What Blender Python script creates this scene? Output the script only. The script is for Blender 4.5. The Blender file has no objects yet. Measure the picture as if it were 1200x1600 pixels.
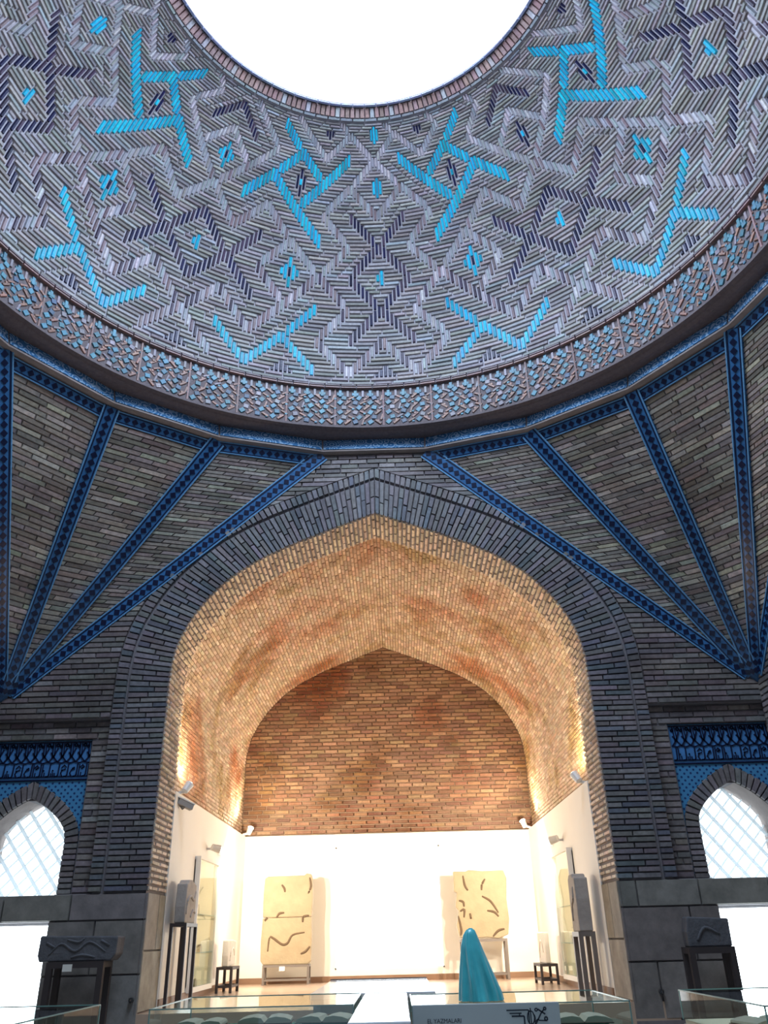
import bpy, bmesh, math, random
import numpy as np
from mathutils import Vector, Matrix
random.seed(7)
S = bpy.context.scene
COL = S.collection
EYE = 1.6

# ------------------------------------------------------------------ camera
CAM_POS = np.array([0.14453, -4.43292, EYE])
CAM_R = np.array([0.99961, 0.01642, -0.02238])
CAM_U = np.array([0.02745, -0.46444, 0.88518])
CAM_F = np.array([-0.00414, 0.88545, 0.46471])
FPX = 1266.607
cd = bpy.data.cameras.new('camera')
cd.sensor_fit = 'VERTICAL'; cd.sensor_height = 32.0; cd.lens = FPX / 1600 * 32.0
cd.clip_start = 0.05; cd.clip_end = 200
cam = bpy.data.objects.new('camera', cd); COL.objects.link(cam)
cam.matrix_world = Matrix(((CAM_R[0], CAM_U[0], -CAM_F[0], CAM_POS[0]),
                           (CAM_R[1], CAM_U[1], -CAM_F[1], CAM_POS[1]),
                           (CAM_R[2], CAM_U[2], -CAM_F[2], CAM_POS[2]), (0, 0, 0, 1)))
S.camera = cam

# ------------------------------------------------------------------ world, light levels, exposure
W = bpy.data.worlds.new('sky'); S.world = W; W.use_nodes = True
W.node_tree.nodes['Background'].inputs[0].default_value = (0.55, 0.75, 1.0, 1)
W.node_tree.nodes['Background'].inputs[1].default_value = 1.0
S.view_settings.view_transform = 'Standard'; S.view_settings.look = 'None'
S.view_settings.exposure = 0.0; S.view_settings.gamma = 1.0
S.view_settings.use_curve_mapping = False
SKYLIGHT = 17.0          # daylight on the oculus glazing
SKYCOL = (0.64, 0.79, 1.0)
IWAN_WINDOW = 6.0        # daylight behind the iwan window
SIDE_WINDOW = 2.4        # daylight behind the lattice windows
DOOR_LIGHT = 7.0         # daylight in the side doors
UPLIGHT = 88.0           # warm floodlights on the ledge of the iwan (W)
SPOT = 190.0              # wall spots of the iwan (W)
WARM = (1.0, 0.77, 0.51)
SPOTCOL = (1.0, 0.88, 0.70)

# ------------------------------------------------------------------ helpers: materials
MATS = {}
def nodes_of(name):
    m = bpy.data.materials.new(name); m.use_nodes = True
    nt = m.node_tree; b = nt.nodes['Principled BSDF']
    return m, nt, b
def mat(name, col, rough=0.6, metal=0.0, noise=0.0, nscale=8.0, bump=0.0, bscale=40.0, spec=0.5):
    m, nt, b = nodes_of(name)
    b.inputs['Roughness'].default_value = rough; b.inputs['Metallic'].default_value = metal
    b.inputs['Specular IOR Level'].default_value = spec
    tc = nt.nodes.new('ShaderNodeTexCoord')
    n = nt.nodes.new('ShaderNodeTexNoise'); n.inputs['Scale'].default_value = nscale; n.inputs['Detail'].default_value = 5
    nt.links.new(tc.outputs['Object'], n.inputs['Vector'])
    mx = nt.nodes.new('ShaderNodeMix'); mx.data_type = 'RGBA'
    lo = [max(0, c * (1 - noise)) for c in col[:3]]; hi = [min(1, c * (1 + noise)) for c in col[:3]]
    mx.inputs[6].default_value = (*lo, 1); mx.inputs[7].default_value = (*hi, 1)
    nt.links.new(n.outputs['Fac'], mx.inputs[0]); nt.links.new(mx.outputs[2], b.inputs['Base Color'])
    if bump:
        n2 = nt.nodes.new('ShaderNodeTexNoise'); n2.inputs['Scale'].default_value = bscale
        nt.links.new(tc.outputs['Object'], n2.inputs['Vector'])
        bp = nt.nodes.new('ShaderNodeBump'); bp.inputs['Strength'].default_value = bump; bp.inputs['Distance'].default_value = 0.01
        nt.links.new(n2.outputs['Fac'], bp.inputs['Height']); nt.links.new(bp.outputs['Normal'], b.inputs['Normal'])
    MATS[name] = m
    return m
def emis(name, col, strength):
    m = bpy.data.materials.new(name); m.use_nodes = True; nt = m.node_tree; nt.nodes.clear()
    e = nt.nodes.new('ShaderNodeEmission'); o = nt.nodes.new('ShaderNodeOutputMaterial')
    e.inputs[0].default_value = (*col, 1); e.inputs[1].default_value = strength
    nt.links.new(e.outputs[0], o.inputs[0]); MATS[name] = m
    return m
def piece_mat(name, noise=0.25, nscale=18.0, stain=None, stain_scale=0.7, bump=0.25):
    """colour of each piece from its own attribute (alpha = roughness), with grain and optional large stains"""
    m, nt, b = nodes_of(name); L = nt.links
    at = nt.nodes.new('ShaderNodeAttribute'); at.attribute_name = 'col'
    tc = nt.nodes.new('ShaderNodeNewGeometry')
    n = nt.nodes.new('ShaderNodeTexNoise'); n.inputs['Scale'].default_value = nscale; n.inputs['Detail'].default_value = 6
    n.inputs['Roughness'].default_value = 0.65
    L.new(tc.outputs['Position'], n.inputs['Vector'])
    mr = nt.nodes.new('ShaderNodeMapRange'); mr.inputs[1].default_value = 0.3; mr.inputs[2].default_value = 0.7
    mr.inputs[3].default_value = 1 - noise; mr.inputs[4].default_value = 1 + noise
    L.new(n.outputs['Fac'], mr.inputs[0])
    vm = nt.nodes.new('ShaderNodeVectorMath'); vm.operation = 'SCALE'
    L.new(at.outputs['Color'], vm.inputs[0]); L.new(mr.outputs[0], vm.inputs['Scale'])
    out = vm.outputs[0]
    if stain:
        for k, (c, lo, hi, sc, off) in enumerate(stain):
            n3 = nt.nodes.new('ShaderNodeTexNoise'); n3.inputs['Scale'].default_value = sc; n3.inputs['Detail'].default_value = 4
            mp = nt.nodes.new('ShaderNodeMapping'); mp.inputs['Location'].default_value = (off, off * 1.7, off * .3)
            L.new(tc.outputs['Position'], mp.inputs['Vector']); L.new(mp.outputs[0], n3.inputs['Vector'])
            r3 = nt.nodes.new('ShaderNodeMapRange'); r3.inputs[1].default_value = lo; r3.inputs[2].default_value = hi
            L.new(n3.outputs['Fac'], r3.inputs[0])
            mx = nt.nodes.new('ShaderNodeMix'); mx.data_type = 'RGBA'; mx.blend_type = 'MULTIPLY'
            L.new(r3.outputs[0], mx.inputs[0]); L.new(out, mx.inputs[6]); mx.inputs[7].default_value = (*c, 1)
            out = mx.outputs[2]
    L.new(out, b.inputs['Base Color']); L.new(at.outputs['Alpha'], b.inputs['Roughness'])
    if bump:
        bp = nt.nodes.new('ShaderNodeBump'); bp.inputs['Strength'].default_value = bump; bp.inputs['Distance'].default_value = 0.01
        L.new(n.outputs['Fac'], bp.inputs['Height']); L.new(bp.outputs['Normal'], b.inputs['Normal'])
    MATS[name] = m
    return m
def glass(name, col=(0.9, 1, 0.97), rough=0.0, ior=1.45, alpha=0.9):
    """thin pane: clear with a mirror-like film"""
    m = bpy.data.materials.new(name); m.use_nodes = True; nt = m.node_tree; nt.nodes.clear()
    t = nt.nodes.new('ShaderNodeBsdfTransparent'); t.inputs[0].default_value = (*col, 1)
    g = nt.nodes.new('ShaderNodeBsdfGlossy'); g.inputs['Roughness'].default_value = rough
    fr = nt.nodes.new('ShaderNodeFresnel'); fr.inputs[0].default_value = ior
    mx = nt.nodes.new('ShaderNodeMixShader'); o = nt.nodes.new('ShaderNodeOutputMaterial')
    nt.links.new(fr.outputs[0], mx.inputs[0]); nt.links.new(t.outputs[0], mx.inputs[1]); nt.links.new(g.outputs[0], mx.inputs[2])
    nt.links.new(mx.outputs[0], o.inputs[0]); MATS[name] = m
    return m

# ------------------------------------------------------------------ helpers: objects
def tag(o, label=None, cat=None, group=None, kind=None):
    if label: o['label'] = label
    if cat: o['category'] = cat
    if group: o['group'] = group
    if kind: o['kind'] = kind
    return o
def new_mesh(name, v, f, m, parent=None, cols=None, smooth=False):
    me = bpy.data.meshes.new(name); me.from_pydata([tuple(map(float, p)) for p in v], [], f)
    if m: me.materials.append(m if not isinstance(m, str) else MATS[m])
    if cols is not None:
        a = me.color_attributes.new('col', 'FLOAT_COLOR', 'POINT')
        a.data.foreach_set('color', np.asarray(cols, dtype=np.float32).ravel())
    if smooth: me.polygons.foreach_set('use_smooth', [True] * len(me.polygons))
    me.update()
    o = bpy.data.objects.new(name, me); COL.objects.link(o)
    if parent: o.parent = parent
    return o
def empty(name, loc=(0, 0, 0), rz=0.0):
    o = bpy.data.objects.new(name, None); COL.objects.link(o); o.location = loc; o.rotation_euler = (0, 0, rz)
    o.empty_display_size = 0.1
    return o
class MB:
    """collects shapes; build() links them as ONE mesh object. Parts of a placed thing are given in its local space."""
    def __init__(s): s.v = []; s.f = []
    def add(s, v, f):
        k = len(s.v); s.v += [tuple(p) for p in v]; s.f += [tuple(i + k for i in q) for q in f]; return s
    def box(s, a, b):
        (x0, y0, z0), (x1, y1, z1) = a, b
        return s.add([(x0, y0, z0), (x1, y0, z0), (x1, y1, z0), (x0, y1, z0), (x0, y0, z1), (x1, y0, z1), (x1, y1, z1), (x0, y1, z1)],
                     [(0, 3, 2, 1), (4, 5, 6, 7), (0, 1, 5, 4), (1, 2, 6, 5), (2, 3, 7, 6), (3, 0, 4, 7)])
    def bar(s, p, q, w, h=None, up=(0, 0, 1)):
        p, q = Vector(p), Vector(q); d = (q - p).normalized(); u = Vector(up)
        if abs(d.dot(u)) > .98: u = Vector((1, 0, 0))
        a = d.cross(u).normalized(); b = a.cross(d).normalized(); h = h or w
        a *= w / 2; b *= h / 2
        c = [p - a - b, p + a - b, p + a + b, p - a + b, q - a - b, q + a - b, q + a + b, q - a + b]
        return s.add(c, [(0, 3, 2, 1), (4, 5, 6, 7), (0, 1, 5, 4), (1, 2, 6, 5), (2, 3, 7, 6), (3, 0, 4, 7)])
    def tube(s, pts, r, n=6):
        pts = [Vector(p) for p in pts]; rings = []
        for i, p in enumerate(pts):
            d = (pts[min(i + 1, len(pts) - 1)] - pts[max(i - 1, 0)]).normalized()
            u = Vector((0, 0, 1)) if abs(d.z) < .9 else Vector((1, 0, 0))
            a = d.cross(u).normalized(); b = d.cross(a).normalized(); rr = r[i] if isinstance(r, (list, tuple)) else r
            rings.append([p + (a * math.cos(t) + b * math.sin(t)) * rr for t in [2 * math.pi * k / n for k in range(n)]])
        v = [q for g in rings for q in g]; f = []
        for i in range(len(rings) - 1):
            for k in range(n): f.append((i * n + k, i * n + (k + 1) % n, (i + 1) * n + (k + 1) % n, (i + 1) * n + k))
        f.append(tuple(range(n))[::-1]); f.append(tuple((len(rings) - 1) * n + k for k in range(n)))
        return s.add(v, f)
    def cyl(s, p, q, r, n=16, r2=None): return s.tube([p, q], [r, r if r2 is None else r2], n)
    def prism(s, outline, fn0, fn1):
        """outline of 2-D points; fn0/fn1 turn a point into 3-D on the back / front"""
        n = len(outline); v = [fn0(*p) for p in outline] + [fn1(*p) for p in outline]
        f = [tuple(range(n))[::-1], tuple(range(n, 2 * n))] + [(i, (i + 1) % n, n + (i + 1) % n, n + i) for i in range(n)]
        return s.add(v, f)
    def build(s, name, m, parent=None, smooth=False):
        o = new_mesh(name, s.v, s.f, m, parent, smooth=smooth)
        bm = bmesh.new(); bm.from_mesh(o.data); bmesh.ops.recalc_face_normals(bm, faces=bm.faces[:]); bm.to_mesh(o.data); bm.free()
        return o
def bevel(o, w, seg=2):
    md = o.modifiers.new('bevel', 'BEVEL'); md.width = w; md.segments = seg; md.limit_method = 'ANGLE'
    return o

# pieces: every brick, stone and tile is a small solid whose front is inset (chamfered)
PF = [(4, 5, 6, 7), (0, 1, 5, 4), (1, 2, 6, 5), (2, 3, 7, 6), (3, 0, 4, 7)]
def piece(back, front, col, rough):
    """back/front: 4 points each (same order, counter-clockwise seen from the room); front is pulled in a little"""
    fr = np.asarray(front, float); c = fr.mean(0)
    return (np.vstack([np.asarray(back, float), fr]), (*col, rough))
def chamfer(front, d=0.006):
    fr = np.asarray(front, float); c = fr.mean(0); out = []
    for k in range(4):
        a = fr[(k - 1) % 4] - fr[k]; b = fr[(k + 1) % 4] - fr[k]
        la, lb = np.linalg.norm(a) + 1e-9, np.linalg.norm(b) + 1e-9
        out.append(fr[k] + a / la * min(d, la * .3) + b / lb * min(d, lb * .3))
    return np.array(out)
def seen_area(P):
    q = P - CAM_POS; z = q @ CAM_F
    if z.min() < .2: return 0.0
    x = 600 + FPX * (q @ CAM_R) / z; y = 800 - FPX * (q @ CAM_U) / z
    if x.mean() < 0 or x.mean() > 1200 or y.mean() < 0 or y.mean() > 1600: return 0.0
    fx, fy = x[4:], y[4:]
    a = 0.5 * (np.dot(fx, np.roll(fy, -1)) - np.dot(fy, np.roll(fx, -1)))
    return abs(a)
def lay(pieces, name, parent, m, singles=300, field=None):
    """the pieces that show largest become objects of their own, the rest one joined part"""
    area = np.array([seen_area(p[0]) for p in pieces]) if singles else np.zeros(len(pieces))
    order = np.argsort(-area)
    k = 0; rest = []
    for i in order:
        if k < singles and area[i] > 0:
            v, c = pieces[i]; k += 1
            new_mesh(name, v, PF, m, parent, cols=[c] * 8)
        else: rest.append(i)
    if rest:
        v = np.vstack([pieces[i][0] for i in rest]); n = len(rest)
        f = [tuple(8 * b + q for q in t) for b in range(n) for t in PF]
        c = np.repeat(np.array([pieces[i][1] for i in rest]), 8, axis=0)
        o = new_mesh(field or name + '_field', v, f, m, parent, cols=c); o['kind'] = 'stuff'
rnd = random.Random(3)
def vary(c, a=0.2, h=0.06):
    s = 1 + rnd.uniform(-a, a)
    return tuple(max(0.004, x * s * (1 + rnd.uniform(-h, h))) for x in c)
def courses(t0, t1, pitch, blen, Lf, Rf, fmap, colf, out, joint=0.012, proud=0.016, jit=0.004, rough=0.65, seed=0, tscale=1.0):
    """running-bond courses between two edges Lf(t), Rf(t); fmap(u, t, h) -> 3-D; t advances by pitch"""
    r = random.Random(seed); n = max(1, round((t1 - t0) / pitch)); p = (t1 - t0) / n
    jt = joint * p / max(pitch, 1e-9) if tscale == 1 else joint * tscale
    for k in range(n):
        a, b = t0 + k * p + jt / 2, t0 + (k + 1) * p - jt / 2
        la, lb, ra, rb = Lf(a), Lf(b), Rf(a), Rf(b)
        lm, rm = (la + lb) / 2, (ra + rb) / 2
        if rm - lm < .03: continue
        off = (0.5 if k % 2 else 0.0) * blen + r.uniform(-.2, .2) * blen
        cuts = [lm]; u = math.floor(lm / blen) * blen + off
        while u < rm - blen * .3:
            if u > lm + blen * .3: cuts.append(u + r.uniform(-.06, .06) * blen)
            u += blen
        cuts.append(rm)
        for q in range(len(cuts) - 1):
            u0a = la if q == 0 else cuts[q]; u0b = lb if q == 0 else cuts[q]
            u1a = ra if q == len(cuts) - 2 else cuts[q + 1]; u1b = rb if q == len(cuts) - 2 else cuts[q + 1]
            g = joint / 2; u0a += g; u0b += g; u1a -= g; u1b -= g
            if u1a < u0a: u1a = u0a = (u1a + u0a) / 2
            if u1b < u0b: u1b = u0b = (u1b + u0b) / 2
            if max(u1a - u0a, u1b - u0b) < .015: continue
            h = proud + r.uniform(-jit, jit)
            bk = [fmap(u0a, a, -.002), fmap(u1a, a, -.002), fmap(u1b, b, -.002), fmap(u0b, b, -.002)]
            fr = [fmap(u0a, a, h), fmap(u1a, a, h), fmap(u1b, b, h), fmap(u0b, b, h)]
            out.append(piece(bk, chamfer(fr, .005), colf((u0a + u1a) / 2, (a + b) / 2), rough))

# ------------------------------------------------------------------ materials
piece_mat('dome_brick', noise=.22, nscale=30)
piece_mat('wall_brick', noise=.28, nscale=22, stain=[((.62, .60, .60), .50, .68, .9, 3.0)])
piece_mat('vault_brick', noise=.22, nscale=25, stain=[((.72, .40, .26), .50, .66, .75, 1.0), ((.70, .62, .40), .54, .66, 1.2, 9.0)])
piece_mat('soffit_brick', noise=.25, nscale=25)
piece_mat('stone_block', noise=.30, nscale=5, bump=.4)
piece_mat('mosaic', noise=.25, nscale=40)
mat('mortar', (.22, .20, .21), .9, noise=.25, nscale=12, bump=.3)
mat('mortar_dome', (.45, .42, .47), .85, noise=.25, nscale=12, bump=.3)
mat('mortar_warm', (.36, .25, .17), .9, noise=.25, nscale=10, bump=.3)
mat('mosaic_ground', (.17, .135, .14), .8, noise=.35, nscale=30, bump=.5)
mat('blue_tile', (.040, .155, .36), .25, noise=.45, nscale=25)
mat('blue_light', (.15, .36, .60), .28, noise=.35, nscale=40)
mat('navy_tile', (.006, .012, .045), .25, noise=.4, nscale=30)
mat('ledge_stone', (.34, .28, .26), .8, noise=.3, nscale=9, bump=.3)
mat('white_plaster', (.86, .83, .76), .75, noise=.03, nscale=3)
mat('hall_floor', (.42, .40, .37), .35, noise=.15, nscale=4)
mat('iwan_floor', (.50, .36, .26), .22, noise=.12, nscale=3)
mat('brown_skirting', (.26, .15, .09), .5, noise=.2)
mat('dark_groove', (.02, .017, .02), .9)
emis('sky_glazing', SKYCOL, SKYLIGHT)

# ------------------------------------------------------------------ THE DOME
ZC, RS = 7.46, 3.777
def sph(az, el, h=0.0):
    a, e = math.radians(az), math.radians(el); R = RS - h
    return np.array([R * math.cos(e) * math.sin(a), R * math.cos(e) * math.cos(a), ZC + R * math.sin(e)])
def gd(M):
    return math.degrees(2 * math.atan(math.exp(math.radians(M))) - math.pi / 2)
def shell(name, prof, m, n=160, parent=None):
    """surface of revolution of (r, z) points about the hall's axis"""
    v, f = [], []
    for r, z in prof:
        for k in range(n):
            a = 2 * math.pi * k / n; v.append((r * math.sin(a), r * math.cos(a), z))
    for i in range(len(prof) - 1):
        for k in range(n): f.append((i * n + k, (i + 1) * n + k, (i + 1) * n + (k + 1) % n, i * n + (k + 1) % n))
    return new_mesh(name, v, f, m, parent, smooth=False)
EL0, EL1, ELR = 3.3, 54.35, 57.5
prof = []
for k in range(41):
    e = math.radians(2.5 + (ELR - 2.5) * k / 40); prof.append((RS * math.cos(e), ZC + RS * math.sin(e)))
ro, zo = prof[-1]
prof += [(ro + .0, zo + .35), (ro + .45, zo + .35)]
for k in range(20, -1, -1):
    e = math.radians(0 + 54 * k / 20); prof.append(((RS + .45) * math.cos(e), ZC + (RS + .45) * math.sin(e)))
dome = shell('ceiling', prof, 'mortar_dome')
tag(dome, 'brick dome with turquoise and navy zigzag pattern around a round skylight', 'dome', kind='structure')

# colours of the dome bricks
C_TURQ = (.018, .43, .60); C_NAVY = (.010, .010, .050); C_PURP = (.060, .040, .072)
C_FIELD = (.315, .29, .285); C_GREY = (.33, .35, .37); C_MAUVE = (.235, .165, .18); C_PALE = (.52, .47, .49)
NC = 8
even = {}
def edge(a, b, c):
    (i, j), (k, l) = a, b
    even[(min(i, k), min(j, l))] = ('/' if (k - i) * (l - j) > 0 else '\\', c)
def mirrored(lst, c, axis):
    for a, b in lst:
        edge(a, b, c)
        if axis is not None: edge((2 * axis - a[0], a[1]), (2 * axis - b[0], b[1]), c)
pin = [((-3, 7), (-2, 6)), ((-4, 6), (-3, 7)), ((-2, 6), (-3, 5)), ((-4, 6), (-3, 5)), ((-3, 7), (-4, 8)), ((-4, 6), (-5, 5)), ((-2, 6), (-1, 7)), ((-3, 5), (-2, 4))]
why = [((-5, 1), (-4, 0)), ((-4, 0), (-3, 1)), ((-3, 1), (-2, 2)), ((-3, 1), (-2, 0))]
mirrored(pin + why, 'T', 0)
mirrored([((-1, 5), (0, 4)), ((0, 4), (1, 3)), ((1, 3), (0, 2)), ((0, 2), (-1, 1))], 'P', 0)
mirrored([((6, 4), (5, 3)), ((5, 3), (6, 2)), ((5, 3), (4, 4)), ((5, 3), (4, 2)), ((6, 8), (5, 7))], 'P', 6)
pat = {}
for (i, j), d in even.items(): pat[(i % 12, j)] = d
Mtop = math.degrees(math.log(math.tan(math.radians(45 + EL1 / 2))))
NC, NU, V0, V1, dU, dV, grid = 8, 0, 0, 0, 0, 0, {}
def zone(nc, j0, j1):
    """brick grid of the belt j0..j1 of the pattern, nc bricks to a lattice unit"""
    global NC, NU, V0, V1, dU, dV, grid
    NC, NU = nc, 54 * nc; dU, dV = 360.0 / NU, 6.9 / nc; V0, V1 = int(round(j0 * nc)), int(round(j1 * nc)); grid = {}
dome_bricks = []
def dome_piece(u0, v0, u1, v1, col, rough, proud=.017, gu=.085):
    """brick over the cells u0..u1, v0..v1 (exclusive)"""
    g = .11; h = proud + rnd.uniform(-.004, .004)
    a0, a1 = 2.2 + (u0 + gu) * dU, 2.2 + (u1 - gu) * dU; e0, e1 = gd(6 + (v0 + g) * dV), gd(6 + (v1 - g) * dV)
    c4 = [(a0, e0), (a0, e1), (a1, e1), (a1, e0)][::-1]
    bk = [sph(a, e, -.001) for a, e in c4]; fr = chamfer([sph(a, e, h) for a, e in c4], .007)
    dome_bricks.append(piece(bk, fr, col, rough))
def claim(u, v0, v1):
    """cells of one column if all are free"""
    u %= NU
    cells = [(u, v) for v in range(v0, v1)]
    if any(c in grid or c[1] < V0 or c[1] >= V1 for c in cells): return False
    for c in cells: grid[c] = 1
    return True
def vert(u, v0, v1, col, rough):
    if claim(u, v0, v1): dome_piece(u, v0, u + 1, v1, col, rough, gu=.07 if col[1] > .2 and col[0] < .05 else .15); return True
    return False
def motif(i, j, kind):
    u, v = i * NC, j * NC
    tq = lambda: vary(C_TURQ, .3); nv = lambda: vary(C_NAVY, .3)
    if kind == 'big':
        for d, hh in ((-2, 1), (-1, 2), (1, 2), (2, 1)): vert(u + d, v - hh, v + hh, tq(), .28)
        vert(u, v - 1, v + 1, nv(), .3); vert(u, v + 1, v + 4, tq(), .28); vert(u, v - 4, v - 1, tq(), .28)
    elif kind == 'small':
        vert(u, v - 2, v + 2, tq(), .28); vert(u - 1, v - 1, v + 1, tq(), .28)
    elif kind == 'drop':
        vert(u, v - 3, v + 3, tq(), .28); vert(u - 1, v - 2, v + 2, tq(), .28); vert(u + 1, v - 2, v + 2, tq(), .28)
    elif kind == 'navy':
        vert(u - 1, v - 2, v + 2, nv(), .3); vert(u + 1, v - 2, v + 2, nv(), .3); vert(u, v - 1, v + 1, tq(), .28)
        vert(u, v + 1, v + 4, nv(), .3); vert(u, v - 4, v - 1, nv(), .3)
    elif kind == 'foot':
        for d, hh in ((-2, 1), (-1, 2), (0, 3), (1, 2), (2, 1)): vert(u + d, v - 1, v - 1 + hh, nv(), .3)
    elif kind == 'top':
        for d, hh in ((-1, 2), (0, 3), (1, 2)): vert(u + d, v + 1 - hh, v + 1, nv(), .3)
def square(i, j):
    d = pat.get((i % 12, j))
    if d: return d
    return ('\\' if (i + j) % 2 == 0 else '/', 'G')
def line_col(kind, j):
    if kind == 'T': return vary(C_TURQ, .25, .10), .26
    if kind == 'P':
        return (vary(C_NAVY, .4) if rnd.random() < .5 else vary(C_PURP, .35)), .32
    if j < 3: return vary(rnd.choice([C_MAUVE, C_MAUVE, C_PURP, C_PALE, C_GREY]), .3), .4
    if j < 6: return vary(rnd.choice([C_GREY, C_GREY, C_MAUVE, C_FIELD]), .22), .45
    return vary(rnd.choice([C_PALE, C_PALE, C_GREY]), .2), .45
for zn in ((8, -.4, (Mtop - 6.0) / 6.9),):
    zone(*zn)
    for c in range(-30, 30, 3):
        m12 = c % 12
        if not (-27 <= c < 27): continue
        if m12 in (3, 9): motif(c, 3, 'big'); motif(c, 6, 'navy'); motif(c, 0, 'foot')
        if m12 == 0: motif(c, 3, 'small'); motif(c, 6, 'drop'); motif(c, 0, 'foot'); motif(c, 8, 'drop'); motif(c - 2, 8, 'top'); motif(c + 2, 8, 'top')
        if m12 == 6: motif(c, 3, 'small'); motif(c, 6, 'big' if c < 0 else 'navy'); motif(c, 0, 'foot')
    sq = [(i, j) for i in range(-27, 27) for j in range(-1, 9)]
    for want in ('T', 'P', 'G'):
        for i, j in sq:
            d, k = square(i, j)
            if k != want or (j == -1) or (j == 8 and want == 'G' and (i % 2)): continue
            for q in range(NC):
                c = NC * j + (q if d == '/' else NC - 1 - q); u = NC * i + q
                col, rg = line_col(k, j)
                tall = 4 if (want == 'T' and j >= 4) else 3
                for a, b in ((c - 1, c - 1 + tall), (c - 1, c + 2), (c, c + 3), (c, c + 2), (c - 1, c + 1)):
                    if vert(u, a, b, col, rg): break
    for v in range(V0, V1):
        start = None
        row = [((u % NU, v) in grid) for u in range(-27 * NC, 27 * NC)]
        u = 0; n = len(row); off = -27 * NC
        while u < n:
            if row[u]: u += 1; continue
            b = u
            while True:
                u += 1
                if u >= n or row[u]: break
                i, j = (u + off) // NC, v // NC
                s = 1 if square(i, j)[0] == '/' else -1
                if ((u + off - s * v) % 5 == 0 and u - b >= 3) or u - b >= 7:
                    if u + 1 < n and row[u + 1]: continue
                    break
            col = vary(C_FIELD, .32, .08) if rnd.random() < .9 else vary(C_GREY, .25)
            dome_piece(b + off, v, u + off, v + 1, col, rnd.uniform(.42, .6))
lay(dome_bricks, 'brick', dome, MATS['dome_brick'], 300, 'brick_pattern')
# rim of the oculus: flat courses, then a soldier course of red bricks
rim = []
def rimrow(e0, e1, n, colf, proud, rough=.5, gap=.12):
    for k in range(n):
        a0, a1 = 360 / n * (k + gap * .5), 360 / n * (k + 1 - gap * .5)
        c4 = [(a0, e0), (a1, e0), (a1, e1), (a0, e1)]
        rim.append(piece([sph(a, e, -.001) for a, e in c4], chamfer([sph(a, e, proud) for a, e in c4], .005), colf(k), rough))
rimrow(54.45, 54.95, 90, lambda k: vary(C_GREY, .15), .03, gap=.05)
rimrow(55.05, 56.75, 220, lambda k: vary((.62, .60, .62), .1) if k % 11 == 5 or k % 23 == 1 else vary((.50, .33, .31), .2), .03)
rimrow(56.85, 57.35, 90, lambda k: vary((.12, .13, .2), .15), .045, gap=.05)
lay(rim, 'rim_brick', dome, MATS['dome_brick'], 150, 'rim_bricks')
# dark glazed course at the foot of the dome
foot = []
for e0, e1, c in ((2.55, 2.95, (.27, .15, .135)), (3.0, 3.4, (.13, .085, .10))):
    for k in range(120):
        a0, a1 = 3 * k + .05, 3 * k + 2.95
        c4 = [(a0, e0), (a1, e0), (a1, e1), (a0, e1)]
        foot.append(piece([sph(a, e, -.001) for a, e in c4], chamfer([sph(a, e, .035) for a, e in c4], .005), vary(c, .25), .4))
lay(foot, 'foot_course', dome, MATS['dome_brick'], 60, 'foot_courses')
# glazing over the oculus
sk = MB(); n = 64; zg = zo + .30
sk.add([(ro * 1.0 * math.sin(2 * math.pi * k / n), ro * math.cos(2 * math.pi * k / n), zg) for k in range(n)] + [(0, 0, zg + .25)],
       [((k + 1) % n, k, n) for k in range(n)])
o = new_mesh('window_1', sk.v, sk.f, 'sky_glazing')
tag(o, 'round skylight glazing over the oculus, blazing white with daylight', 'skylight', kind='structure')

# ------------------------------------------------------------------ mosaic band under the dome
ZB0, ZB1 = 7.095, 7.615
band = shell('trim_1', [(RS + .35, 7.66), (RS - .02, 7.64), (RS, ZB1), (RS, ZB0), (RS - .014, ZB0 - .004), (RS - .014, 7.062), (RS + .03, 7.05), (RS + .04, 7.035), (RS + .085, 7.02), (RS + .6, 7.03)], 'mosaic_ground')
tag(band, 'mosaic tile band of turquoise and terracotta pieces round the foot of the dome', 'tile band', kind='structure')
def cyl_pt(az, z, h=0): a = math.radians(az); R = RS - h; return np.array([R * math.sin(a), R * math.cos(a), z])
mos = []
def chip(az, z, w, hgt, rot, col, rough=.4, proud=.012):
    k = math.degrees(1 / RS); c, s = math.cos(rot), math.sin(rot); w *= 1.15; hgt *= 1.15
    q = [(-w / 2, -hgt / 2), (w / 2, -hgt / 2), (w / 2, hgt / 2), (-w / 2, hgt / 2)]
    q = [(x * c - y * s, x * s + y * c) for x, y in q]
    h = proud + rnd.uniform(-.004, .004)
    mos.append(piece([cyl_pt(az + x * k, z + y, -.002) for x, y in q], chamfer([cyl_pt(az + x * k, z + y, h) for x, y in q], .004), col, rough))
M_TQ = (.06, .21, .29); M_TC = (.32, .16, .115); M_LI = (.27, .23, .26); M_BL = (.05, .10, .18)
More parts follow.
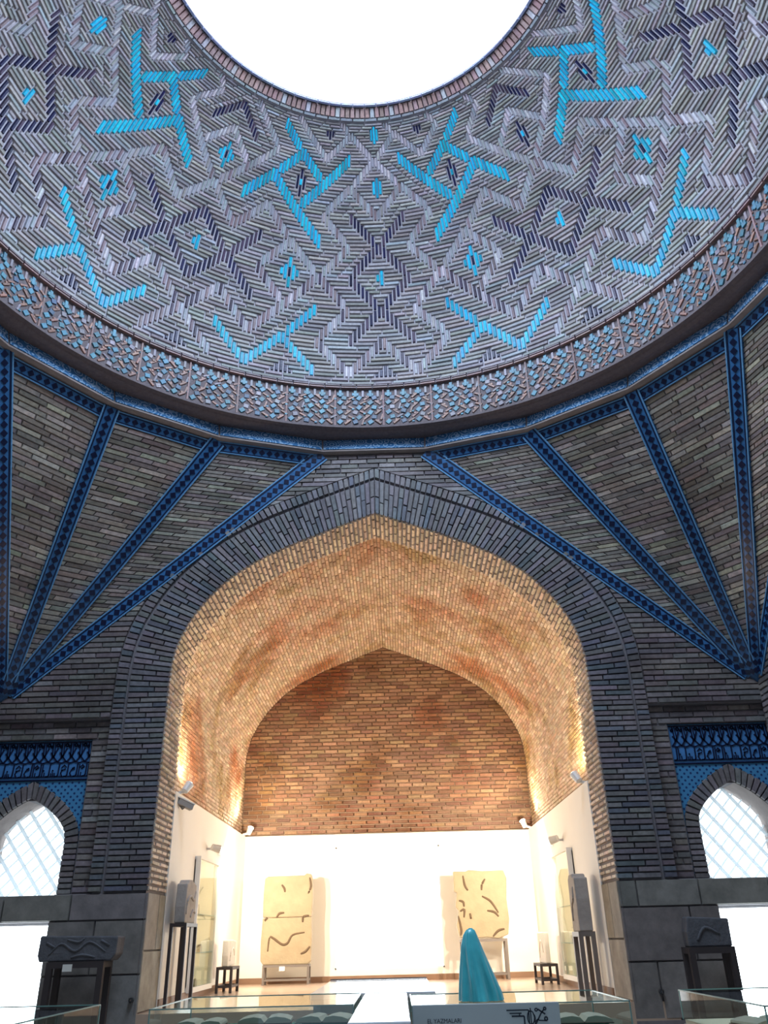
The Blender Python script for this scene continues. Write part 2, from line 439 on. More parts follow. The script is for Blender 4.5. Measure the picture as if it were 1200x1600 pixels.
for P in range(40):
    a0 = P * 9.0 + 2.0
    chip(a0, (ZB0 + ZB1) / 2, .022, .47, 0, vary((.30, .19, .18), .2), .6, .016)
    for r in range(7):
        z = ZB1 - .045 - r * .071
        for c in range(6):
            a = a0 + 9.0 * (c + .5 + (.5 if r % 2 else 0)) / 6.4 + .25
            if a > a0 + 8.8: continue
            if r == 0:
                if c % 2 == 0: chip(a, z - .02, .075, .04, 0, vary(M_TQ, .3)); chip(a, z - .01, .036, .085, 0, vary(M_TQ, .3), .4, .016)
                else: chip(a, z - .01, .03, .085, 0, vary(M_LI, .25))
                continue
            k = (r * 2 + c) % 4
            if k == 0: chip(a, z, .06, .05, .78 + rnd.uniform(-.2, .2), vary(M_TQ, .35))
            elif k == 1: chip(a, z, .085, .026, rnd.choice([.7, -.7]), vary(M_TC, .3)); chip(a, z + .02, .03, .03, .4, vary(M_TC, .3))
            elif k == 2: chip(a, z, .055, .05, rnd.uniform(-.4, .4), vary(rnd.choice([M_LI, M_BL, M_TQ]), .3))
            else: chip(a, z, .08, .024, rnd.choice([.5, -.5, 1.3]), vary(rnd.choice([M_TC, M_TC, M_LI]), .3)); chip(a + .3, z - .02, .03, .025, 0, vary(M_TQ, .3))
lay(mos, 'mosaic_tile', band, MATS['mosaic'], 300, 'mosaic_tiles')

# ------------------------------------------------------------------ cornice: twenty blue tile segments
HA, ZR, ZK = 4.0, 6.82, 3.86
NV = 20
def ringv(k, apo, z):
    a = math.radians((k - .5) * 360 / NV); R = apo / math.cos(math.pi / NV)
    return Vector((R * math.sin(a), R * math.cos(a), z))
def scroll_mat():
    m, nt, b = nodes_of('scroll_tile'); L = nt.links
    g = nt.nodes.new('ShaderNodeNewGeometry')
    v = nt.nodes.new('ShaderNodeTexVoronoi'); v.inputs['Scale'].default_value = 11; v.feature = 'F1'
    L.new(g.outputs['Position'], v.inputs['Vector'])
    s = nt.nodes.new('ShaderNodeMath'); s.operation = 'SINE'; k = nt.nodes.new('ShaderNodeMath'); k.operation = 'MULTIPLY'; k.inputs[1].default_value = 22
    L.new(v.outputs['Distance'], k.inputs[0]); L.new(k.outputs[0], s.inputs[0])
    r = nt.nodes.new('ShaderNodeMapRange'); r.inputs[1].default_value = .1; r.inputs[2].default_value = .5
    L.new(s.outputs[0], r.inputs[0])
    mx = nt.nodes.new('ShaderNodeMix'); mx.data_type = 'RGBA'; mx.inputs[6].default_value = (.06, .20, .42, 1); mx.inputs[7].default_value = (.36, .55, .75, 1)
    L.new(r.outputs[0], mx.inputs[0]); L.new(mx.outputs[2], b.inputs['Base Color']); b.inputs['Roughness'].default_value = .22
    MATS['scroll_tile'] = m
scroll_mat()
corn = empty('trim_2', (0, 0, ZR)); tag(corn, 'blue glazed tile cornice of straight segments ringing the dome', 'cornice', kind='structure')
for k in range(NV):
    a_, b_ = k, k + 1
    def sect(k):
        # profile: (apothem, z)
        pr = [(4.02, 7.03), (3.985, 7.028), (3.975, 7.02), (3.925, 6.85), (3.912, 6.846), (3.912, 6.828), (4.02, 6.81)]
        return [ringv(k, p, z) for p, z in pr]
    A, B = sect(a_), sect(b_)
    loc = Vector((0, 0, ZR))
    n = len(A)
    body = MB(); body.add([p - loc for p in A + B], [(i, i + 1, n + i + 1, n + i) for i in range(n - 1)])
    o = body.build('cornice_segment', 'ledge_stone', corn)
    # glazed face slab proud of the segment
    d = (B[2] - A[2]).normalized(); inn = -Vector((A[2].x + B[2].x, A[2].y + B[2].y, 0)).normalized() * .012
    s_ = d * .012
    f4 = [A[2] + s_, A[3] + s_ + Vector((0, 0, .01)), B[3] - s_ + Vector((0, 0, .01)), B[2] - s_]
    t = MB(); t.add([p - loc for p in f4] + [p + inn - loc for p in f4], [(4, 5, 6, 7), (0, 1, 5, 4), (1, 2, 6, 5), (2, 3, 7, 6), (3, 0, 4, 7)])
    t.build('tile', 'scroll_tile', o)

# ------------------------------------------------------------------ fans of triangles in the corners
def band_strip(mbs, p0, p1, nrm, w0, w1, thick=.03, bead=.085, sink=.0):
    """tile strip from p0 to p1: body, two light edge lines, a chain of dark beads"""
    body, lines, beads = mbs
    d = (p1 - p0); L = d.length; d.normalize(); s = d.cross(nrm).normalized(); n = s.cross(d).normalized()
    if n.dot(nrm) < 0: n = -n
    def q(t, x, h):
        w = w0 + (w1 - w0) * t
        return p0 + d * (L * t) + s * (w * x / 2) + n * h
    body.add([q(0, -1, -.02), q(0, 1, -.02), q(1, 1, -.02), q(1, -1, -.02), q(0, -1, thick), q(0, 1, thick), q(1, 1, thick), q(1, -1, thick)],
             [(4, 5, 6, 7), (0, 1, 5, 4), (1, 2, 6, 5), (2, 3, 7, 6), (3, 0, 4, 7)])
    for e in (-1, 1):
        a, b = e * .98, e * .82
        lines.add([q(0, a, thick), q(0, b, thick), q(1, b, thick), q(1, a, thick), q(0, a, thick + .008), q(0, b, thick + .008), q(1, b, thick + .008), q(1, a, thick + .008)],
                  [(4, 5, 6, 7), (0, 1, 5, 4), (1, 2, 6, 5), (2, 3, 7, 6), (3, 0, 4, 7)])
        a, b = e * .74, e * .60
        beads.add([q(0, a, thick), q(0, b, thick), q(1, b, thick), q(1, a, thick), q(0, a, thick + .003), q(0, b, thick + .003), q(1, b, thick + .003), q(1, a, thick + .003)],
                  [(4, 5, 6, 7), (0, 1, 5, 4), (1, 2, 6, 5), (2, 3, 7, 6), (3, 0, 4, 7)])
    m = max(1, int(L / bead))
    for k in range(m):
        t = (k + .5) / m; w = w0 + (w1 - w0) * t; r = min(w * .26, bead * .47)
        c = p0 + d * (L * t) + n * thick
        o = []
        for g in range(8):
            a = math.pi * g / 4; rr = r * (1 if g % 2 == 0 else .72)
            o.append(c + d * (math.cos(a) * rr) + s * (math.sin(a) * rr))
        i0 = len(o)
        v = o + [p + n * .006 for p in o]
        beads.add(v, [tuple(range(8, 16))] + [(g, (g + 1) % 8, 8 + (g + 1) % 8, 8 + g) for g in range(8)])
C_FAN = (.29, .245, .215)
def fan(sx, sy, side, label, singles):
    root = empty('wall_corner_' + side, (0, 0, 0)); tag(root, label, 'corner fan', kind='structure')
    mir = lambda p: Vector((p[0] * sx, p[1] * sy, p[2]))
    A = mir((HA, HA, ZK)); V = [mir(ringv(k, HA, ZR)) for k in range(1, 6)]
    ctr = Vector((0, 0, 5.2))
    pcs = []; norms = []
    for k in range(4):
        P, Q = V[k], V[k + 1]
        n = (P - A).cross(Q - A).normalized()
        if n.dot(ctr - A) < 0: n = -n
        norms.append(n)
        o = new_mesh('panel', [A, P, Q, A - n * .15, P - n * .15, Q - n * .15], [(0, 1, 2), (0, 3, 4, 1), (1, 4, 5, 2), (2, 5, 3, 0)], 'mortar', root)
        e = (Q - P); wt = e.length; e.normalize(); ht = ((P + Q) / 2 - A).length
        Aa, Pa, ea, na = (np.array(z) for z in (A, P, e, n))
        fm = lambda u, t, h, Aa=Aa, Pa=Pa, ea=ea, na=na: Aa + (Pa - Aa) * t + ea * u + na * h
        sub = []
        tone = rnd.uniform(.95, 1.1)
        courses(.06, .985, .056 / ht, .31, lambda t: 0.0, lambda t: wt * t, fm, lambda u, t: vary(tuple(c * tone for c in C_FAN) if rnd.random() < .72 else (.44, .40, .33), .34, .08), sub,
                joint=.007, proud=.016, jit=.004, rough=.5, seed=40 + k, tscale=1 / ht)
        pcs.append((o, sub))
    tot = sum(len(s) for _, s in pcs)
    for o, sub in pcs: lay(sub, 'brick', o, MATS['wall_brick'], int(singles * len(sub) / tot), 'brick_courses')
    for k in range(5):
        nr = (norms[max(k - 1, 0)] + norms[min(k, 3)])
        if k == 0: nr = norms[0] * .45 + Vector((0, -sy, 0)) * .8
        if k == 4: nr = norms[3] * .45 + Vector((-sx, 0, 0)) * .8
        nr.normalize()
        mbs = (MB(), MB(), MB())
        p0 = A + (V[k] - A) * .035; band_strip(mbs, p0, V[k], nr, .135, .19, thick=.045)
        o = mbs[0].build('rib', 'blue_tile', root); mbs[1].build('edge_line', 'blue_light', o)
        b = mbs[2].build('bead_chain', 'navy_tile', o); b['kind'] = 'stuff'
    for k in range(4):
        mbs = (MB(), MB(), MB()); n = norms[k]
        dn = (A - (V[k] + V[k + 1]) / 2).normalized() * .085
        band_strip(mbs, V[k] + dn, V[k + 1] + dn, n, .14, .14, thick=.022)
        o = mbs[0].build('top_band', 'blue_tile', root); mbs[1].build('edge_line', 'blue_light', o)
        b = mbs[2].build('bead_chain', 'navy_tile', o); b['kind'] = 'stuff'
    # glazed infill where the ribs meet
    pts = [A + (v - A) * .10 for v in V]
    f = MB(); f.add([A + (ctr - A).normalized() * .01] + [p + (ctr - p).normalized() * .025 for p in pts], [(0, i, i + 1) for i in range(1, 5)])
    f.build('foot_tile', 'blue_tile', root)
    return root
fan(-1, 1, 'front_left', 'fan of brick triangles between blue tile ribs, left corner beside the arch', 300)
fan(1, 1, 'front_right', 'fan of brick triangles between blue tile ribs, right corner beside the arch', 300)
fan(-1, -1, 'back_left', 'fan of brick triangles between blue tile ribs, left corner behind the viewer', 0)
fan(1, -1, 'back_right', 'fan of brick triangles between blue tile ribs, right corner behind the viewer', 0)

# ------------------------------------------------------------------ arch profiles
def catmull(P, n=14):
    out = []
    for i in range(len(P) - 1):
        a, b, c, d = P[max(i - 1, 0)], P[i], P[i + 1], P[min(i + 2, len(P) - 1)]
        for k in range(n):
            t = k / n
            out.append(tuple(.5 * (2 * b[m] + (c[m] - a[m]) * t + (2 * a[m] - 5 * b[m] + 4 * c[m] - d[m]) * t * t + (3 * b[m] - a[m] - 3 * c[m] + d[m]) * t ** 3) for m in (0, 1)))
    out.append(P[-1]); return out
ARCH = [(2.21, 1.04)] + catmull([(2.21, 3.9), (2.20, 4.25), (2.12, 4.57), (1.91, 4.93), (1.60, 5.25), (1.18, 5.51), (.60, 5.76), (0, 5.99)])
class Prof:
    """half profile (x >= 0) from the bottom to the apex, with offset copies"""
    def __init__(s, pts):
        s.p = np.array(pts, float); d = np.diff(s.p, axis=0); s.seg = np.hypot(d[:, 0], d[:, 1])
        s.s = np.concatenate([[0], np.cumsum(s.seg)]); s.len = s.s[-1]
        t = np.gradient(s.p, s.s, axis=0); t /= np.linalg.norm(t, axis=1)[:, None] + 1e-12
        s.n = np.stack([t[:, 1], -t[:, 0]], 1)
    def at(s, q, off=0.0):
        x = np.interp(q, s.s, s.p[:, 0]); z = np.interp(q, s.s, s.p[:, 1])
        nx = np.interp(q, s.s, s.n[:, 0]); nz = np.interp(q, s.s, s.n[:, 1])
        return x + nx * off, z + nz * off
    def offset(s, off):
        P = s.p + s.n * off; P = P[P[:, 0] > 1e-4] if off > 0 else P
        # close at the axis along the last tangent
        a, b = P[-2], P[-1]
        if b[0] > 1e-4:
            k = b[0] / (a[0] - b[0]); P = np.vstack([P, [0, b[1] + (b[1] - a[1]) * k]])
        return P
    def xat(s, z, off=0.0):
        P = s.offset(off)
        if z >= P[-1, 1]: return 0.0
        return float(np.interp(z, P[:, 1], P[:, 0]))
AP = Prof(ARCH)
S1 = float(np.interp(3.9, AP.p[:, 1], AP.s))
_po = {}
def opro(P, off):
    k = (id(P), round(off, 4))
    if k not in _po: _po[k] = Prof(P.offset(off)) if abs(off) > 1e-6 else P
    return _po[k]
def oat(P, s, off, s1=None):
    """point on the offset copy of a profile that belongs to arc length s; bows meet on the axis"""
    s1 = S1 if s1 is None else s1; Q = opro(P, off)
    if s > s1: s = s1 + (s - s1) * (Q.len - s1) / (P.len - s1)
    x = float(np.interp(s, Q.s, Q.p[:, 0])); z = float(np.interp(s, Q.s, Q.p[:, 1]))
    return max(x, 0.0), z
_cache = {}
def ax(z, off):
    k = off
    if k not in _cache: _cache[k] = AP.offset(off)
    P = _cache[k]
    return 0.0 if z >= P[-1, 1] else float(np.interp(z, P[:, 1], P[:, 0]))

# ------------------------------------------------------------------ FRONT WALL
XW, WH, ZS, ZAPX = 3.52, .39, 1.98, 2.92
WP = Prof([(WH, ZS)] + catmull([(WH, 2.50), (.375, 2.60), (.30, 2.71), (.16, 2.83), (0, ZAPX)], 8))
def wx(z, off=0.0):
    if z < ZS: return 0.0
    return WP.xat(z, off)
XD0, XD1, ZD = 3.12, 3.95, 1.80
front = empty('wall_front', (0, HA, 0)); tag(front, 'dark brick wall around the big pointed arch, with stone lower courses', 'wall', kind='structure')
fl = np.array([0, HA, 0])
back = MB()
zs = sorted(set([0, ZD, ZS, 2.03, 3.48, 3.68, 7.09] + list(np.round(np.arange(0, 7.09, .05), 3))))
for z0, z1 in zip(zs[:-1], zs[1:]):
    zm = (z0 + z1) / 2; xi = ax(max(z0, 1.05), .03)
    for sg in (-1, 1):
        iv = []
        if zm < ZD: iv = [(xi, XD0), (XD1, 4.5)]
        elif zm < ZS: iv = [(xi, 4.5)]
        elif zm < ZAPX: w = wx(z0, .02); iv = [(xi, XW - w), (XW + w, 4.5)]
        else: iv = [(xi, 4.5)]
        for a, b in iv:
            cuts = [a]
            for c in (2.75, 2.976):
                if a < c < b and 2.03 <= zm < 3.68: cuts.append(c)
            cuts.append(b)
            for c, d in zip(cuts[:-1], cuts[1:]):
                m = (c + d) / 2; y = 0.0
                if 2.03 <= zm < 3.68 and m > 2.75: y = .06
                if 2.03 <= zm < 3.48 and m > 2.976: y = .11
                back.box((min(sg * c, sg * d), y, z0), (max(sg * c, sg * d), .55, z1))
back.build('backing', 'mortar', front)
def wallmap(sg, y0=0.0): return lambda u, t, h: np.array([sg * u, y0 - h, t])
C_WALL = (.20, .172, .168)
wp = []
topline = lambda z: min(4.0, 4.0 - (z - ZK) * (4.0 - .633) / (ZR - ZK)) if z > ZK else 4.0
ZTOP = float(AP.offset(.585)[-1, 1])
for sg in (-1, 1):
    cf = lambda u, t: vary(C_WALL if rnd.random() < .85 else (.28, .245, .235), .28, .08)
    courses(3.69, ZTOP, .058, .29, lambda z: ax(z, .585), topline, wallmap(sg), cf, wp, joint=.007, proud=.028, seed=11 + sg)
    courses(2.04, 3.48, .058, .225, lambda z: 2.758, lambda z: 2.97, wallmap(sg, .06), cf, wp, joint=.007, proud=.018, seed=21 + sg)
    courses(3.49, 3.67, .058, .225, lambda z: 2.758, lambda z: 4.0, wallmap(sg, .06), cf, wp, joint=.007, proud=.018, seed=31 + sg)
# pieces are ranked by their place in the hall, then stored in the wall's own space
def lay_local(pcs, name, root, m, singles, field):
    loc = np.array(root.location); 
    area = np.array([seen_area(p + loc) for p, _ in pcs]) if singles else np.zeros(len(pcs))
    order = np.argsort(-area); k = 0; rest = []
    for i in order:
        if k < singles and area[i] > 0: k += 1; new_mesh(name, pcs[i][0], PF, m, root, cols=[pcs[i][1]] * 8)
        else: rest.append(pcs[i])
    if rest: lay(rest, name, root, m, 0, field)
courses(ZTOP, 6.81, .058, .225, lambda z: -topline(z), topline, wallmap(1), cf, wp, joint=.007, proud=.028, seed=15)
lay_local(wp, 'brick', front, MATS['wall_brick'], 300, 'brick_courses')
# voussoirs of the arch, two bricks deep, then the groove, then a header ring
vo, hd = [], []
def ring(P, d0, d1, pitch, split, out, y, proud, colf, xoff=0.0, sgs=(-1, 1), s0=0.0, s1=None, clipx=9, rough=.6):
    n = int(round((P.len - s0) / pitch)); st = (P.len - s0) / n
    for k in range(n):
        a, b = s0 + st * k + .003, s0 + st * (k + 1) - .003
        lv = [d0] + ([d0 + (d1 - d0) * ((.5 if k % 2 else .68) if k % 3 else .36)] if split else []) + [d1]
        for u, v in zip(lv[:-1], lv[1:]):
            u2, v2 = round(u + .003, 4), round(v - .003, 4)
            q = [oat(P, a, u2, s1), oat(P, a, v2, s1), oat(P, b, v2, s1), oat(P, b, u2, s1)]
            for sg in sgs:
                col = colf(k); h = proud + rnd.uniform(-.005, .005)
                X = [(xoff + (sg * max(p[0], 0.0)), p[1]) for p in q]
                X = [(max(-clipx, min(clipx, x)), z) for x, z in X]
                bk = [(x, y, z) for x, z in X]; fr = chamfer([(x, y - h, z) for x, z in X], .005)
                out.append(piece(bk, fr, col, rough))
i203 = float(np.interp(2.04, AP.p[:, 1], AP.s))
cv = lambda k: vary((.195, .178, .185) if rnd.random() < .8 else (.14, .15, .175), .26, .08)
ring(AP, 0.0, .43, .053, True, vo, 0.0, .035, cv, s0=i203)
ring(AP, .454, .58, .053, False, hd, 0.0, .035, cv, s0=i203)
lay_local(vo, 'voussoir', front, MATS['wall_brick'], 250, 'voussoirs')
lay_local(hd, 'header_brick', front, MATS['wall_brick'], 120, 'header_bricks')
# brick rings of the side windows
wr = []
for c in (-XW, XW):
    n0 = len(wr)
    ring(WP, 0.0, .15, .05, False, wr, .11, .035, lambda k: vary((.20, .18, .18), .25, .06), xoff=c, clipx=3.995, s1=.5)
lay_local(wr, 'arch_brick', front, MATS['wall_brick'], 200, 'arch_bricks')
# dado of dressed stone
st = []
C_ST = (.19, .175, .16)
for sg in (-1, 1):
    cs = lambda u, t: vary(C_ST, .22, .06)
    courses(.02, 1.80, .445, .62, lambda z: 2.2, lambda z: XD0, wallmap(sg), cs, st, joint=.008, proud=.03, jit=.003, seed=5 + sg, rough=.7)
    courses(1.80, 2.03, .23, .6, lambda z: 2.2, lambda z: 4.0, wallmap(sg), cs, st, joint=.008, proud=.03, jit=.003, seed=8 + sg, rough=.7)
lay_local(st, 'stone_block', front, MATS['stone_block'], 200, 'stone_blocks')

# ------------------------------------------------------------------ tile panels over the side windows
def dotted():
    m, nt, b = nodes_of('dotted_tile'); L = nt.links
    g = nt.nodes.new('ShaderNodeNewGeometry'); v = nt.nodes.new('ShaderNodeTexVoronoi'); v.inputs['Scale'].default_value = 21; v.inputs['Randomness'].default_value = .10; v.voronoi_dimensions = '2D'
    sx_ = nt.nodes.new('ShaderNodeSeparateXYZ'); cb = nt.nodes.new('ShaderNodeCombineXYZ'); L.new(g.outputs['Position'], sx_.inputs[0]); L.new(sx_.outputs[0], cb.inputs[0]); L.new(sx_.outputs[2], cb.inputs[1])
    mp = nt.nodes.new('ShaderNodeMapping'); mp.inputs['Rotation'].default_value = (0, 0, .785)
    L.new(cb.outputs[0], mp.inputs['Vector']); L.new(mp.outputs[0], v.inputs['Vector'])
    r = nt.nodes.new('ShaderNodeMapRange'); r.inputs[1].default_value = .20; r.inputs[2].default_value = .27
    L.new(v.outputs['Distance'], r.inputs[0])
    mx = nt.nodes.new('ShaderNodeMix'); mx.data_type = 'RGBA'; mx.inputs[6].default_value = (.02, .05, .16, 1); mx.inputs[7].default_value = (.07, .27, .50, 1)
    L.new(r.outputs[0], mx.inputs[0]); L.new(mx.outputs[2], b.inputs['Base Color']); b.inputs['Roughness'].default_value = .25
    MATS['dotted_tile'] = m
dotted()
mat('script_ground', (.07, .22, .48), .25, noise=.35, nscale=12)
def tile_panel(sg, label):
    root = empty('trim_%d' % (4 if sg < 0 else 5), (sg * XW, HA + .11, 2.0)); tag(root, label, 'tile panel', kind='structure')
    X = lambda x: x - XW
    body = MB(); zz = list(np.arange(2.03, 3.085, .05)) + [3.085]
    for z0, z1 in zip(zz[:-1], zz[1:]):
        zm = (z0 + z1) / 2; w = wx(zm, .14) if zm < 3.09 else 0
        for a, b in (((2.98, XW - w), (XW + w, 3.99)) if w > 0 else ((2.98, 3.99),)):
            if b - a > .004: body.box((sg * min(X(a), X(b)) if sg > 0 else -X(b), -.02, z0 - 2), (X(b) if sg > 0 else -X(a), .005, z1 - 2))
    body.build('dotted_field', 'dotted_tile', root)
    s = MB(); s.box((min(sg * X(2.98), sg * X(3.99)), -.025, 3.09 - 2), (max(sg * X(2.98), sg * X(3.99)), .005, 3.475 - 2))
    sb = s.build('script_band', 'script_ground', root)
    fr = MB()
    for z in (3.095, 3.468): fr.box((min(sg * X(2.98), sg * X(3.99)), -.033, z - 2 - .006), (max(sg * X(2.98), sg * X(3.99)), -.02, z - 2 + .006))
    fr.build('border', 'navy_tile', root)
    # two rows of interlaced strokes
    r = random.Random(12); t = MB(); x0 = min(sg * X(2.98), sg * X(3.99))
    def stroke(pts, w):
        for p, q in zip(pts[:-1], pts[1:]):
            d = Vector((q[0] - p[0], 0, q[1] - p[1]))
            if d.length < 1e-5: continue
            d = d.normalized() * w * .35
            t.bar((p[0] - d.x, -.0285, p[1] - d.z), (q[0] + d.x, -.0285, q[1] + d.z), w, .009, up=(0, 1, 0))
    def loop(cx, cz, rx, rz, w, a0=0, a1=360, n=9):
        stroke([(cx + rx * math.cos(math.radians(a0 + (a1 - a0) * k / n)), cz + rz * math.sin(math.radians(a0 + (a1 - a0) * k / n))) for k in range(n + 1)], w)
    zb = 1.115; step = .0935
    for k in range(11):
        x = x0 + .045 + k * step
        if x > x0 + .99: break
        # upper row: shafts and diagonal ties
        stroke([(x, zb + .345), (x + .008, zb + .20)], .013); stroke([(x + .022, zb + .345), (x + .03, zb + .22)], .010)
        stroke([(x + .055, zb + .29), (x + .02, zb + .21), (x - .02, zb + .16)], .016)
        stroke([(x - .01, zb + .25), (x + .03, zb + .20), (x + .065, zb + .16)], .013)
        loop(x + .052, zb + .325, .014, .014, .012); loop(x - .008, zb + .31, .012, .01, .010)
        stroke([(x - .03, zb + .155), (x + .02, zb + .145), (x + .06, zb + .16)], .012)
        # lower row: letters
        c = (k * 7) % 5
        stroke([(x + .004, zb + .135), (x, zb + .03), (x - .012, zb + .012), (x - .03, zb + .014)], .012)
        stroke([(x - .03, zb + .014), (x + .065, zb + .010)], .011)
        if c in (0, 3): stroke([(x + .024, zb + .125), (x + .022, zb + .012)], .011); stroke([(x + .045, zb + .05), (x + .045, zb + .012)], .010)
        if c in (1, 4): stroke([(x + .07, zb + .085), (x + .04, zb + .075), (x + .026, zb + .045), (x + .045, zb + .012)], .011)
        if c in (2,): stroke([(x + .02, zb + .045), (x + .022, zb + .012)], .010); stroke([(x + .038, zb + .05), (x + .04, zb + .012)], .010); stroke([(x + .056, zb + .045), (x + .058, zb + .012)], .010)
        if c in (3, 4): stroke([(x + .03, zb + .10), (x + .055, zb + .125), (x + .075, zb + .105)], .010)
        for dx_, dz_ in ((.05, .09), (.064, .098)) if c % 2 else ((.035, .072),): loop(x + dx_, zb + dz_, .004, .004, .008, n=5)
    t.build('script', 'navy_tile', sb)
    ln = MB(); ln.box((min(sg * X(2.97), sg * X(3.99)), -.05, 1.478), (max(sg * X(2.97), sg * X(3.99)), -.01, 1.49)); ln.build('top_edge', 'blue_light', root)
tile_panel(-1, 'blue tile panel with script band over the left lattice window')
tile_panel(1, 'blue tile panel with script band over the right lattice window')

# ------------------------------------------------------------------ lattice windows and doors either side of the arch
emis('side_sky', (.80, .93, 1.0), SIDE_WINDOW)
emis('door_sky', (.82, .94, 1.0), DOOR_LIGHT)
mat('sill_white', (.8, .82, .84), .6, noise=.05)
def lattice_mat():
    m = bpy.data.materials.new('lattice_plaster'); m.use_nodes = True; nt = m.node_tree; nt.nodes.clear()
    d = nt.nodes.new('ShaderNodeBsdfDiffuse'); t = nt.nodes.new('ShaderNodeBsdfTranslucent'); mx = nt.nodes.new('ShaderNodeMixShader'); o = nt.nodes.new('ShaderNodeOutputMaterial')
    for b in (d, t): b.inputs[0].default_value = (.92, .95, .97, 1)
    mx.inputs[0].default_value = .65
    nt.links.new(d.outputs[0], mx.inputs[1]); nt.links.new(t.outputs[0], mx.inputs[2]); nt.links.new(mx.outputs[0], o.inputs[0]); MATS['lattice_plaster'] = m
lattice_mat()
def win_outline(n=40):
    P = WP.p; L = [(x, z) for x, z in P] + [(-x, z) for x, z in P[::-1][1:]]
    return L
for idx, sg in ((2, -1), (3, 1)):
    root = empty('window_%d' % idx, (sg * XW, HA + .45, ZS)); tag(root, ('left' if sg < 0 else 'right') + ' pointed window with pale diagonal lattice, glaring with daylight', 'window', kind='structure')
    p = MB(); ol = win_outline(); n = len(ol)
    p.add([(x * 1.05, .06, (z - ZS) * 1.02 - .01) for x, z in ol], [tuple(range(n))]); p.build('pane', 'side_sky', root)
    # lattice bars clipped to the opening
    lb = []
    def inside(x, z): return z > .0 and abs(x) < WP.xat(z + ZS) if z + ZS < ZAPX else False
    for fam in (0, 1):
        for k in range(-14, 15):
            pts = []
            for t in np.arange(-1.4, 1.4, .01):
                a = math.radians(45 if fam == 0 else -52); dx, dz = math.cos(a), math.sin(a)
                sp_ = .10 if fam == 0 else .15; ox, oz = -dz * k * sp_, dx * k * sp_
                x, z = ox + dx * t, .45 + oz + dz * t
                if inside(x, z): pts.append((x, z))
            if len(pts) > 3: lb.append((pts[0], pts[-1], fam))
    for a, b, fam in lb:
        q = MB(); q.bar((a[0], -.03 * fam, a[1]), (b[0], -.03 * fam, b[1]), .014 if fam == 0 else .030, .016, up=(0, 1, 0)); q.build('lattice_bar', 'lattice_plaster', root)
    s = MB(); s.box((-.52 if sg > 0 else -.47, -.37, -.03), (.47 if sg > 0 else .52, .05, .012)); s.build('sill', 'sill_white', root)
    rv = MB(); P = [(x, z) for x, z in ol]
    for (x0, z0), (x1, z1) in zip(P[:-1], P[1:]):
        rv.add([(x0, -.34, z0 - ZS), (x1, -.34, z1 - ZS), (x1, .06, z1 - ZS), (x0, .06, z0 - ZS)], [(0, 1, 2, 3)])
    rv.build('reveal', 'ledge_stone', root)
for idx, sg in ((1, -1), (2, 1)):
    xc = (XD0 + XD1) / 2
    root = empty('door_%d' % idx, (sg * xc, HA + .30, 0)); tag(root, ('left' if sg < 0 else 'right') + ' glazed doorway below the lattice window, white with daylight', 'door', kind='structure')
    hw = (XD1 - XD0) / 2
    g = MB(); g.add([(-hw, .02, 0), (hw, .02, 0), (hw, .02, ZD), (-hw, .02, ZD)], [(0, 1, 2, 3)]); g.build('pane', 'door_sky', root)
    fr = MB(); fr.box((-hw, -.02, 0), (-hw + .025, .015, ZD)); fr.box((hw - .025, -.02, 0), (hw, .015, ZD)); fr.box((-hw, -.02, ZD - .025), (hw, .015, ZD)); fr.build('door_frame', 'sill_white', root)

# ------------------------------------------------------------------ other walls and floor of the hall
def plain_wall(name, label, fmap, gapfn=None):
    root = empty(name, (0, 0, 0)); tag(root, label, 'wall', kind='structure')
    b = MB(); zz = [0, 2.03] + list(np.arange(2.5, 7.1, .5)) + [7.09]
    for z0, z1 in zip(zz[:-1], zz[1:]):
        for a, c in ((gapfn((z0 + z1) / 2)) if gapfn else [(-4.5, 4.5)]):
            P = [fmap(a, z0, 0), fmap(c, z0, 0), fmap(c, z1, 0), fmap(a, z1, 0), fmap(a, z0, -.4), fmap(c, z0, -.4), fmap(c, z1, -.4), fmap(a, z1, -.4)]
            b.add(P, [(0, 1, 2, 3), (7, 6, 5, 4), (0, 4, 5, 1), (1, 5, 6, 2), (2, 6, 7, 3), (3, 7, 4, 0)])
    b.build('backing', 'mortar', root)
    pc = []; cf = lambda u, t: vary(C_WALL, .28, .08)
    for a0, a1 in ((-1, 0), (0, 1)):
        L = (lambda z: -topline(z)) if a0 < 0 else (lambda z: 1.3 if (gapfn and z < 2.7) else 0)
        R = (lambda z: -1.3 if (gapfn and z < 2.7) else 0) if a0 < 0 else topline
        courses(2.04, 6.82, .058, .225, L, R, fmap, cf, pc, joint=.010, proud=.03, seed=3)
        courses(.02, 2.03, .445, .62, L, R, fmap, lambda u, t: vary(C_ST, .2), pc, joint=.01, proud=.03, seed=4)
    lay(pc, 'brick', root, MATS['wall_brick'], 0, 'brick_courses')
plain_wall('wall_left', 'brick side wall on the left of the domed hall', lambda u, t, h: np.array([-4.0 + h, u, t]))
plain_wall('wall_right', 'brick side wall on the right of the domed hall', lambda u, t, h: np.array([4.0 - h, u, t]))
plain_wall('wall_back', 'brick entrance wall behind the viewer with a wide doorway', lambda u, t, h: np.array([u, -4.0 + h, t]), lambda z: [(-4.5, -1.3), (1.3, 4.5)] if z < 2.6 else [(-4.5, 4.5)])
fo = MB().box((-4.6, -9, -.12), (4.6, 4.0, 0)).build('floor', 'hall_floor'); tag(fo, 'pale stone floor of the domed hall', 'floor', kind='structure')

